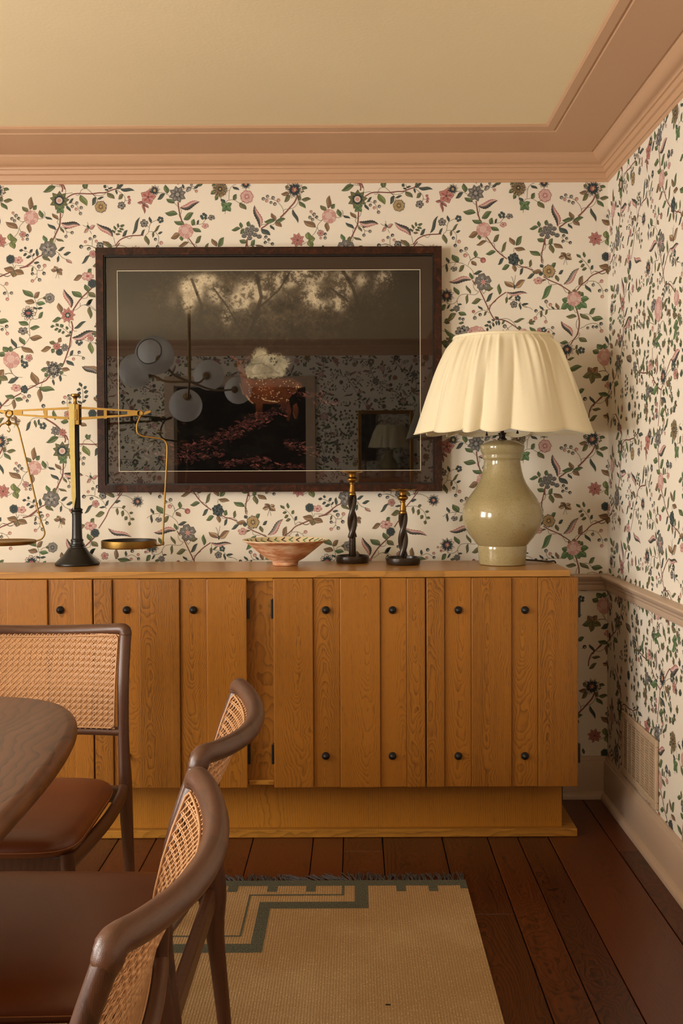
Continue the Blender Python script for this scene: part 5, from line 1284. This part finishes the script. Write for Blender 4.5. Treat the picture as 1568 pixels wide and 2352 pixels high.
# ------------------------------------------------------------------ barley-twist candlesticks
m_ebony = plain('dark_turned_wood', (44, 32, 22), 0.28, 0.3, 12)
m_gilt = plain('gilt_brass', (150, 110, 52), 0.38, 0.2, 50, metal=1.0)
def candlestick(label, x, Yc, y0, ytop, kz, hwd, twist0, twist1, hwp):
    """pixel rows are given in the zoomed crop, 0.38265 px each"""
    k = 0.38265 * Yc / F
    cx = W(x, 1200, Yc).x
    H = lambda y: (y0 - y) * k
    t = thing('candlestick', label, 'candlestick', (cx, Yc, ZT), 'twisted candlesticks')
    obj('dish', MB().lathe([(0.0001, 0.0), (hwd * 0.93 * k, 0.0), (hwd * 0.985 * k, 0.004), (hwd * k, 0.016), (hwd * 1.0 * k, 0.023), (hwd * 0.96 * k, 0.0255), (hwd * 0.92 * k, 0.024), (hwd * 0.88 * k, 0.012), (hwd * 0.3 * k, 0.010), (0.0001, 0.010)], (cx, Yc, ZT + 0.0005), 44), m_ebony, t, smooth=40)
    zb, zt = H(twist0), H(twist1)
    if zb > 0.09:
        pr = [(30, 0.010), (31, 0.020), (27, 0.026), (30, 0.030), (32, 0.040), (33, 0.047), (30, 0.056), (24, 0.064), (19, zb - 0.014), (24, zb - 0.010), (24, zb - 0.006), (19, zb - 0.002), (20, zb + 0.004)]
    else:
        pr = [(24, 0.010), (24, 0.018), (20, 0.022), (22, 0.026), (20, zb + 0.004)]
    obj('stem_base', MB().lathe([(r * k, z) for r, z in pr], (cx, Yc, ZT), 32), m_ebony, t, smooth=40)
    mb = MB()
    nn = 48
    turns = (zt - zb) / 0.150
    for ph in (0.0, math.pi):
        P, R = [], []
        for i in range(nn + 1):
            q = i / nn
            a_ = ph + q * turns * 2 * math.pi + 0.7
            P.append((cx + 0.0078 * math.cos(a_), Yc + 0.0078 * math.sin(a_), ZT + zb + (zt - zb) * q))
            R.append(0.0110 * (1.0 - 0.25 * q))
        mb.tube(P, R, 12)
    obj('twist', mb, m_ebony, t, smooth=180)
    Lb = H(ytop) - zt
    g = [(17, -0.003), (23, 0.0), (23, 0.06), (19, 0.09), (18, 0.12), (20, 0.14), (15, 0.36), (13, 0.47), (18, 0.50), (18, 0.53), (14, 0.55), (27, 0.60), (32, 0.66), (31, 0.71), (22, 0.76), (19, 0.79), (23, 0.81), (23, 0.90), (26, 0.95)]
    obj('sconce', MB().lathe([(r * k, (q if q < 0 else q * Lb)) for r, q in g], (cx, Yc, ZT + zt), 28), m_gilt, t, smooth=40)
    mb = MB(); n_ = 64
    prof = [(20, -0.004), (45, -0.003), (0.86 * hwp, -0.0005), (hwp, 0.0025), (hwp * 0.98, 0.0045), (0.84 * hwp, 0.002), (40, 0.0), (18, 0.0)]
    m2 = len(prof)
    for q in range(n_):
        a_ = 2 * math.pi * q / n_
        s_ = 1 + 0.05 * math.cos(10 * a_)
        for j, (r, z) in enumerate(prof):
            sc2 = s_ if r > 0.8 * hwp else 1
            mb.v.append((cx + r * k * sc2 * math.cos(a_), Yc + r * k * sc2 * math.sin(a_), ZT + H(ytop) + z + (0.0012 * math.cos(10 * a_) if r > 0.8 * hwp else 0)))
    for q in range(n_):
        q2 = (q + 1) % n_
        for j in range(m2 - 1): mb.f.append((q * m2 + j, q2 * m2 + j, q2 * m2 + j + 1, q * m2 + j + 1))
    obj('drip_pan', mb, m_gilt, t, smooth=40)
candlestick('taller dark barley-twist candlestick with brass cup, next to the terracotta bowl', 808.8, 3.53, 893, 350, 1, 100, 742, 486, 72)
candlestick('shorter dark barley-twist candlestick with brass cup, next to the lamp', 925.2, 3.455, 908, 462, 1, 104, 858, 600, 80)

# ------------------------------------------------------------------ rug
m_rug = N('ribbed_tan_wool', 0.95, 0.1)
_c = m_rug.coord()
_sx = m_rug.n('ShaderNodeSeparateXYZ'); m_rug.l(_c, _sx.inputs[0])
_rib = m_rug.math('MULTIPLY_ADD', m_rug.math('SINE', m_rug.math('MULTIPLY', _sx.outputs[0], 2 * math.pi / 0.0070)), 0.5, 0.5)
_fl = m_rug.noise(m_rug.scaled(_c, (420, 150, 1)), 1.0, 2, 0.6)
_big = m_rug.noise(_c, 3.5, 4, 0.6)
_f1 = m_rug.math('ADD', m_rug.math('MULTIPLY', m_rug.sstep(_fl, 0.48, 0.74), _rib), m_rug.math('MULTIPLY', m_rug.math('SUBTRACT', _big, 0.5), 0.7))
_fc = m_rug.n('ShaderNodeClamp'); m_rug.l(_f1, _fc.inputs[0])
m_rug.color(m_rug.mix(_fc.outputs[0], lin((158, 127, 88)), lin((214, 192, 152))))
m_rug.bump(m_rug.math('ADD', _rib, _fl), 0.45, 0.0018)
m_grey = N('slate_green_wool', 0.95, 0.1)
_c = m_grey.coord()
_fl = m_grey.noise(m_grey.scaled(_c, (420, 220, 1)), 1.0, 2, 0.6)
m_grey.color(m_grey.mix(m_grey.sstep(_fl, 0.35, 0.7), lin((62, 64, 56)), lin((112, 112, 96))))
m_grey.bump(_fl, 0.5, 0.002)
RT = 0.007
RX1 = WZ(1118, 2200, RT).x
RY1 = WZ(800, 2022, RT).y
RX0, RY0 = -2.45, -0.9
rug = thing('area_rug', 'tan ribbed wool rug with stepped slate border and knotted fringe', 'rug', ((RX0 + RX1) / 2, RY1 - 0.5, 0))
obj('rug_field', MB().box(RX0, RX1, RY0, RY1, 0.0006, RT, 0.002, 2), m_rug.m, rug)
def quadpx(pts):
    P = [WZ(400 + x * 0.5102, 1900 + y * 0.5102, RT + 0.0004) for x, y in pts]
    return P
mb = MB()
yb0 = WZ(800, 1900 + 264 * 0.5102, RT).y
X_ = lambda x, y: WZ(400 + x * 0.5102, 1900 + y * 0.5102, RT).x
Y_ = lambda y: WZ(760, 1900 + y * 0.5102, RT).y
def rect(x0, x1, y0, y1): mb.add([(x0, y0, RT + 0.0006), (x1, y0, RT + 0.0006), (x1, y1, RT + 0.0006), (x0, y1, RT + 0.0006)], [(0, 1, 2, 3)])
rect(RX0 + 0.002, RX1 - 0.001, yb0, RY1 - 0.001)
rect(RX1 - 0.022, RX1 - 0.001, Y_(278), yb0)
for a, b in ((1000, 1042), (1145, 1187), (595, 637), (420, 465), (243, 287)):
    rect(X_(a, 276), X_(b, 276), Y_(290), yb0)
for k in range(12):
    rect(X_(420, 276) - 0.25 - k * 0.095 - 0.024, X_(420, 276) - 0.25 - k * 0.095, Y_(290), yb0)
xv0, xv1 = X_(812, 300), X_(873, 300)
xw0, xw1 = X_(362, 440), X_(418, 440)
rect(xv0, xv1, Y_(366), yb0)
rect(xw0, xv0, Y_(366), Y_(336))
rect(xw0, xw1, Y_(524), Y_(366))
rect(xw0 - 0.75, xw1, Y_(564), Y_(524))
tv0, tv1 = X_(754, 285), X_(766, 285)
tw0, tw1 = X_(314, 400), X_(324, 400)
rect(tv0, tv1, Y_(308), yb0)
rect(tw0, tv0, Y_(308), Y_(302))
rect(tw0, tw1, Y_(486), Y_(308))
rect(tw0 - 0.70, tw1, Y_(492), Y_(486))
obj('border_pattern', mb, m_grey.m, rug)
mb = MB()
rg = random.Random(3)
nT = 118
for k in range(nT):
    x0 = RX1 - 0.006 - (RX1 + 0.95) * k / nT + rg.uniform(-0.004, 0.004)
    lean = (-0.030 if x0 < 0.0 else 0.0) + (0.03 if -0.12 < x0 < -0.05 else 0) + rg.uniform(-0.014, 0.014) + (0.03 * math.sin(x0 * 17) if x0 < 0.02 else 0)
    L0 = rg.uniform(0.045, 0.068) if x0 > -0.02 else rg.uniform(0.028, 0.058)
    for s_ in range(6):
        dx = rg.uniform(-0.004, 0.004)
        P = [(x0 + dx * 0.4, RY1 - 0.004, RT * 0.7), (x0 + dx + lean * 0.25, RY1 + L0 * 0.30, 0.003 + rg.uniform(0, 0.0032)), (x0 + dx * 2 + lean * 0.7, RY1 + L0 * 0.7, 0.002 + rg.uniform(0, 0.004)), (x0 + dx * 3.5 + lean, RY1 + L0 * rg.uniform(0.85, 1.1), 0.0015 + rg.uniform(0, 0.005))]
        mb.tube(P, [0.0013, 0.0012, 0.0010, 0.0007], 4)
m_fringe = N('blue_grey_yarn', 0.95, 0.1)
m_fringe.color(m_fringe.mix(m_fringe.noise(m_fringe.coord(), 120, 2), lin((44, 42, 44)), lin((104, 98, 96))))
obj('fringe', mb, m_fringe.m, rug, kind='stuff')
p = WZ(891, 2308, RT)
obj('dark_thread', MB().box(p.x - 0.006, p.x + 0.006, p.y - 0.0025, p.y + 0.0025, RT, RT + 0.0007), m_iron, rug)

# ------------------------------------------------------------------ dining table
m_walnutY = wood('walnut_table', (112, 72, 48), (44, 29, 20), 'Y', freq=42, ring=0.6, pore=0.45, rough=0.34, tone=0.75, slope=0.05, wob=0.10)
m_walnutX = wood('walnut_rail', (88, 54, 36), (46, 28, 18), 'X', freq=60, ring=0.4, pore=0.5, rough=0.36, tone=0.4, slope=0.03)
m_walnut = wood('walnut_frame', (80, 46, 28), (40, 23, 14), 'Z', freq=60, ring=0.5, pore=0.5, rough=0.36, tone=0.4, slope=0.05)
TX, TY, TA, TB, TN = -1.105, 0.67, 0.602, 1.550, 5.5
tbl = thing('dining_table', 'rounded walnut dining table reaching in from the left edge', 'table', (TX, TY, RT + 0.0008))
NT = 160
def supere(a, b, n, t):
    c, s = math.cos(t), math.sin(t)
    return a * math.copysign(abs(c) ** (2 / n), c), b * math.copysign(abs(s) ** (2 / n), s)
mb = MB()
sec = [(-0.034, 0.695), (-0.014, 0.6985), (-0.005, 0.706), (0.0, 0.716), (0.0, 0.725), (-0.003, 0.732), (-0.009, 0.7375), (-0.020, 0.740)]
for i in range(NT):
    t = 2 * math.pi * i / NT
    for o, z in sec:
        x, y = supere(TA + o, TB + o, TN, t)
        mb.v.append((TX + x, TY + y, z))
m2 = len(sec)
for i in range(NT):
    j = (i + 1) % NT
    for k in range(m2 - 1): mb.f.append((i * m2 + k, j * m2 + k, j * m2 + k + 1, i * m2 + k + 1))
mb.f.append([i * m2 + m2 - 1 for i in range(NT)])
mb.f.append([i * m2 for i in range(NT)][::-1])
obj('table_top', mb, m_walnutY, tbl, smooth=50)
for sy in (-1, 1):
    obj('pedestal', MB().lathe([(0.20, 0.0), (0.21, 0.01), (0.20, 0.02), (0.08, 0.05), (0.065, 0.12), (0.065, 0.60), (0.09, 0.68), (0.16, 0.695)], (TX - 0.1, TY - 0.05 + sy * 0.5, RT + 0.0008), 40), m_walnut, tbl, smooth=40)

# ------------------------------------------------------------------ cane-back dining chairs
m_leather = N('cognac_leather', 0.36)
_c = m_leather.coord()
m_leather.color(m_leather.mix(m_leather.noise(_c, 7, 4), lin((84, 40, 16)), lin((112, 56, 24))))
m_leather.bump(m_leather.noise(_c, 320, 3), 0.12, 0.0006)
m_leather = m_leather.m
m_cane = plain('natural_cane', (186, 140, 98), 0.5, 0.12, 60)
def chair_back_y(z): return 0.2480 + 0.0535 * max(0.0, (z - 0.55) / 0.24) ** 2.0
def bulge(z): return 0.024 + (z - 0.55) * 0.150
def PB_(x, z, off=0.0): return Vector((x, chair_back_y(z) + bulge(z) * (1 - (x / 0.25) ** 2) + off, z))
def make_chair(label):
    t = thing('dining_chair', label, 'chair', (0, 0, 0), 'cane-back dining chairs')
    for sx in (-1, 1):
        st = [(0.262, 0.292, 0.0, 0.011, 0.012), (0.259, 0.278, 0.16, 0.0135, 0.015), (0.256, 0.265, 0.30, 0.0165, 0.019), (0.255, 0.260, 0.375, 0.0170, 0.029), (0.254, 0.2585, 0.425, 0.0165, 0.027), (0.252, 0.259, 0.48, 0.0150, 0.020), (0.250, 0.261, 0.55, 0.0150, 0.0135), (0.248, 0.274, 0.67, 0.0155, 0.0125), (0.2465, 0.3045, 0.765, 0.0160, 0.0130), (0.2465, 0.315, 0.790, 0.0160, 0.0140)]
        P = spline([s_[:3] for s_ in st], 3)
        R = spline([(s_[3], s_[4], 0) for s_ in st], 3)
        obj('rear_leg', MB().tube([(sx * p.x, p.y, p.z) for p in P], [(r.x, r.y) for r in R], 16, up=(1, 0, 0)), m_walnut, t, smooth=60)
        obj('front_leg', MB().tube([(sx * 0.246, -0.222, 0.0), (sx * 0.241, -0.215, 0.2), (sx * 0.236, -0.208, 0.36), (sx * 0.234, -0.206, 0.400)], [0.0105, 0.0135, 0.0165, 0.0175], 16), m_walnut, t, smooth=60)
        obj('side_rail', MB().tube(spline([(sx * 0.236, -0.205, 0.373), (sx * 0.243, -0.05, 0.367), (sx * 0.249, 0.10, 0.366), (sx * 0.253, 0.21, 0.380), (sx * 0.254, 0.26, 0.405)], 4), [(0.020, 0.0135)] * 17, 14, up=(0, 0, 1)), m_walnut, t, smooth=60)
    obj('front_rail', MB().box(-0.235, 0.235, -0.218, -0.196, 0.350, 0.397, 0.006, 2), m_walnut, t)
    obj('seat_back_rail', MB().box(-0.250, 0.250, 0.247, 0.270, 0.355, 0.397, 0.006, 2), m_walnut, t)
    top = [(-0.2455, 0.3125, 0.783), (-0.2460, 0.3150, 0.793), (-0.2400, 0.3185, 0.8025)]
    for k in range(1, 16):
        x = -0.2400 + 0.480 * k / 16
        q = 1 - (x / 0.25) ** 2
        top.append((x, 0.3165 + 0.056 * q, 0.8045 - 0.014 * q))
    top += [(-x, y, z) for x, y, z in top[2::-1]]
    P = spline(top, 3)
    RR = [(0.0155, 0.0165)] * len(P); RR[0] = RR[-1] = (0.012, 0.012); RR[1] = RR[-2] = (0.0150, 0.0155)
    obj('top_rail', MB().tube(P, RR, 18, up=(0, -0.26, 1)), m_walnutX, t, smooth=60)
    low = [PB_(-0.246 + 0.492 * k / 16, 0.541, 0.013) for k in range(17)]
    obj('lower_rail', MB().tube(low, [(0.0115, 0.0135)] * 17, 14, up=(0, -0.26, 1)), m_walnutX, t, smooth=60)
    # woven cane: paired uprights, paired rows, crossing diagonals
    x0, x1, z0, z1 = -0.230, 0.230, 0.549, 0.790
    p = 0.0150
    mb = MB()
    def strand(pts, w, off, th=0.00045):
        V_ = [PB_(x, z, off) for x, z in pts]
        n = len(V_)
        vs, fs = [], []
        for i in range(n):
            tg = (V_[min(i + 1, n - 1)] - V_[max(i - 1, 0)]).normalized()
            nr = Vector((0, 1, -0.26)).normalized()
            sd = tg.cross(nr).normalized()
            vs += [V_[i] + sd * w + nr * th, V_[i] - sd * w + nr * th, V_[i] - sd * w - nr * th, V_[i] + sd * w - nr * th]
        for i in range(n - 1):
            for k in range(4): fs.append((4 * i + k, 4 * i + (k + 1) % 4, 4 * i + 4 + (k + 1) % 4, 4 * i + 4 + k))
        mb.add(vs, fs)
    nx, nz = int((x1 - x0) / p), int((z1 - z0) / p)
    ox, oz = (x0 + x1) / 2 - nx * p / 2, (z0 + z1) / 2 - nz * p / 2
    for i in range(nx + 1):
        for d_ in (-0.0016, 0.0016):
            x = ox + i * p + d_
            if x0 < x < x1: strand([(x, z0), (x, (z0 + z1) / 2), (x, z1)], 0.00115, -0.0007 if i % 2 else 0.0)
    for j in range(nz + 1):
        for d_ in (-0.0016, 0.0016):
            z = oz + j * p + d_
            if z0 < z < z1: strand([(x0 + (x1 - x0) * k / 12, z) for k in range(13)], 0.00115, 0.0002)
    for sg in (1, -1):
        for k in range(-nz - 2, nx + nz + 3):
            c = ox + k * p                       # x = c + sg*(z-oz)
            za = [z0, z1]
            lo, hi = z0, z1
            if sg > 0: lo, hi = max(lo, oz + x0 - c), min(hi, oz + x1 - c)
            else: lo, hi = max(lo, oz + c - x1), min(hi, oz + c - x0)
            if hi - lo < 0.01: continue
            n_ = max(2, int((hi - lo) / 0.045) + 1)
            strand([(c + sg * (lo + (hi - lo) * q / n_ - oz), lo + (hi - lo) * q / n_) for q in range(n_ + 1)], 0.0013, -0.0012 if sg > 0 else 0.0012)
    obj('cane_panel', mb, m_cane, t, kind='stuff')
    bd = []
    xa, xb, za, zb = -0.228, 0.228, 0.553, 0.7885
    for k in range(17): bd.append((xa + 0.008 + (xb - xa - 0.016) * k / 16, za))
    for k in range(6): bd.append((xb, za + 0.008 + (zb - za - 0.016) * k / 5))
    for k in range(17): bd.append((xb - 0.008 - (xb - xa - 0.016) * k / 16, zb - 0.010 * (1 - (1 - k / 8) ** 2)))
    for k in range(6): bd.append((xa, zb - 0.008 - (zb - za - 0.016) * k / 5))
    for off in (-0.003, 0.003):
        obj('cane_spline', MB().tube([PB_(x, z, off) for x, z in bd], 0.0019, 8, closed=True), m_cane, t, smooth=180)
    # upholstered seat
    mb = MB()
    sec = [(-0.012, 0.396), (-0.003, 0.400), (0.0, 0.410), (0.0, 0.418), (-0.004, 0.426), (-0.013, 0.4335), (-0.028, 0.4390), (-0.06, 0.4425), (-0.12, 0.4435)]
    n_ = 96
    for i in range(n_):
        a_ = 2 * math.pi * i / n_
        for o, z in sec:
            x, y = supere(0.252 + o, 0.234 + o, 7.0, a_)
            mb.v.append((x * (1.0 + 0.02 * (-y / 0.22)), y - 0.010, z))
    m2 = len(sec)
    for i in range(n_):
        j = (i + 1) % n_
        for k in range(m2 - 1): mb.f.append((i * m2 + k, j * m2 + k, j * m2 + k + 1, i * m2 + k + 1))
    mb.f.append([i * m2 + m2 - 1 for i in range(n_)]); mb.f.append([i * m2 for i in range(n_)][::-1])
    s_ = obj('seat', mb, m_leather, t, smooth=60)
    ln = []
    for i in range(n_):
        x, y = supere(0.2522, 0.2342, 7.0, 2 * math.pi * i / n_)
        ln.append((x * (1.0 + 0.02 * (-y / 0.22)), y - 0.010, 0.4125))
    obj('stitched_seam', MB().tube(ln, 0.0011, 6, closed=True), plain('tan_thread', (150, 92, 52), 0.6), s_, smooth=180)
    return t
def kids(o): return [c for c in bpy.data.objects if c.parent == o]
def dup(root, label):
    r = root.copy(); COL.objects.link(r); r['label'] = label
    for ch in kids(root):
        c = ch.copy(); COL.objects.link(c); c.parent = r
        for g in kids(ch):
            d_ = g.copy(); COL.objects.link(d_); d_.parent = c
    return r
chA = make_chair('walnut cane-back chair with tan leather seat facing camera at far table end')
chB = dup(chA, 'walnut cane-back chair behind the nearest one, its brown leather seat in full view')
chC = dup(chA, 'nearest walnut cane-back chair, its curved top rail running off the bottom edge')
TOPY = 0.3165
chA.location = (-0.862, 2.667 - TOPY, RT + 0.0018); chA.rotation_euler = (0, 0, 0)
chB.location = (-0.232 - TOPY, 1.722, RT + 0.0018); chB.rotation_euler = (0, 0, -math.pi / 2)
chC.location = (-0.222 - TOPY, 1.135, RT + 0.0018); chC.rotation_euler = (0, 0, -math.pi / 2)

# ------------------------------------------------------------------ globe chandelier over the table (seen mirrored in the picture glass)
m_opal = N('smoked_opal_glass', 0.08)
m_opal.color(lin((232, 230, 228)))
_tr = m_opal.n('ShaderNodeBsdfTranslucent'); _tr.inputs[0].default_value = (*lin((242, 242, 242)), 1)
_mx = m_opal.n('ShaderNodeMixShader'); _mx.inputs[0].default_value = 0.62
m_opal.l(m_opal.b.outputs[0], _mx.inputs[1]); m_opal.l(_tr.outputs[0], _mx.inputs[2]); m_opal.l(_mx.outputs[0], m_opal.nt.nodes['Material Output'].inputs[0])
m_opal = m_opal.m
m_rim = plain('ground_glass_edge', (120, 122, 124), 0.2)
hub = (-1.10, 0.70, 1.83)
ch = thing('chandelier', 'branching brass chandelier with opal globes mirrored in the picture glass', 'chandelier', (hub[0], hub[1], hub[2]))
obj('canopy', MB().lathe([(0.0001, HC - 0.03), (0.02, HC - 0.03), (0.06, HC - 0.012), (0.062, HC - 0.0005), (0.0001, HC - 0.0003)], (hub[0], hub[1], 0), 28), m_brass, ch, smooth=40)
obj('rod', MB().tube([(hub[0], hub[1], HC - 0.02), (hub[0], hub[1], hub[2])], 0.011, 12), m_brass, ch, smooth=60)
GL = [(-1.20, 1.37, 1.93, 0.118), (-1.48, 0.61, 1.912, 0.115), (-1.09, -0.12, 1.95, 0.115), (-1.17, 0.45, 1.687, 0.115), (-0.92, -0.55, 1.87, 0.11)]
for gx, gy, gz, gr in GL:
    v = Vector((gx, gy, gz)) - Vector(hub)
    dirn = v.normalized()
    st = Vector((gx, gy, gz)) - dirn * gr * 0.95
    mid = Vector(hub) + v * 0.45 + Vector((0, 0, -0.03))
    obj('arm', MB().tube(spline([hub, mid, st], 8), 0.008, 10), m_brass, ch, smooth=60)
    g = MB()
    prof = [(max(1e-4, gr * math.sin(a_)), -gr * math.cos(a_)) for a_ in [0.12 + (2.45 - 0.12) * k / 22 for k in range(23)]]
    g.lathe(prof, (0, 0, 0), 40, cap=False)
    q = Vector((0, 0, 1)).rotation_difference(dirn).to_matrix()
    g.v = [tuple(q @ Vector(p) + Vector((gx, gy, gz))) for p in g.v]
    gl_ = obj('globe', g, m_opal, ch, smooth=180)
    r2_, z2_ = prof[-1]
    g = MB().tube([tuple(q @ Vector((r2_ * math.cos(k * 0.19635), r2_ * math.sin(k * 0.19635), z2_)) + Vector((gx, gy, gz))) for k in range(32)], 0.0028, 8, closed=True)
    obj('globe_rim', g, m_rim, gl_, smooth=180)
    g = MB().lathe([(0.0001, -gr - 0.02), (0.014, -gr - 0.02), (0.03, -gr + 0.006), (0.03, -gr + 0.016), (0.0001, -gr + 0.016)], (0, 0, 0), 20)
    g.v = [tuple(q @ Vector(p) + Vector((gx, gy, gz))) for p in g.v]
    obj('globe_cap', g, m_brass, gl_, smooth=40)

# ------------------------------------------------------------------ gilt mirror on the wall behind the camera
mx0, mx1, mz0, mz1 = 0.036, 0.555, 0.95, 1.785
mr = thing('wall_mirror', 'gilt framed mirror on the opposite wall, mirrored in the picture glass', 'mirror', ((mx0 + mx1) / 2, YB + 0.02, mz0))
m_mir = N('mirror_silver', 0.02); m_mir.color((0.75, 0.75, 0.72)); m_mir.b.inputs['Metallic'].default_value = 1.0
fwm = 0.034
obj('mirror_glass', MB().add([(mx0 + fwm, YB + 0.012, mz0 + fwm), (mx1 - fwm, YB + 0.012, mz0 + fwm), (mx1 - fwm, YB + 0.026, mz1 - fwm), (mx0 + fwm, YB + 0.026, mz1 - fwm)], [(3, 2, 1, 0)]), m_mir.m, mr)
mb = MB()
for a_, b_, c_, d_ in ((mx0, mx0 + fwm, mz0, mz1), (mx1 - fwm, mx1, mz0, mz1), (mx0 + fwm, mx1 - fwm, mz0, mz0 + fwm), (mx0 + fwm, mx1 - fwm, mz1 - fwm, mz1)):
    mb.box(a_, b_, YB + 0.002, YB + 0.036, c_, d_, 0.006, 2)
obj('mirror_frame', mb, m_gilt, mr)
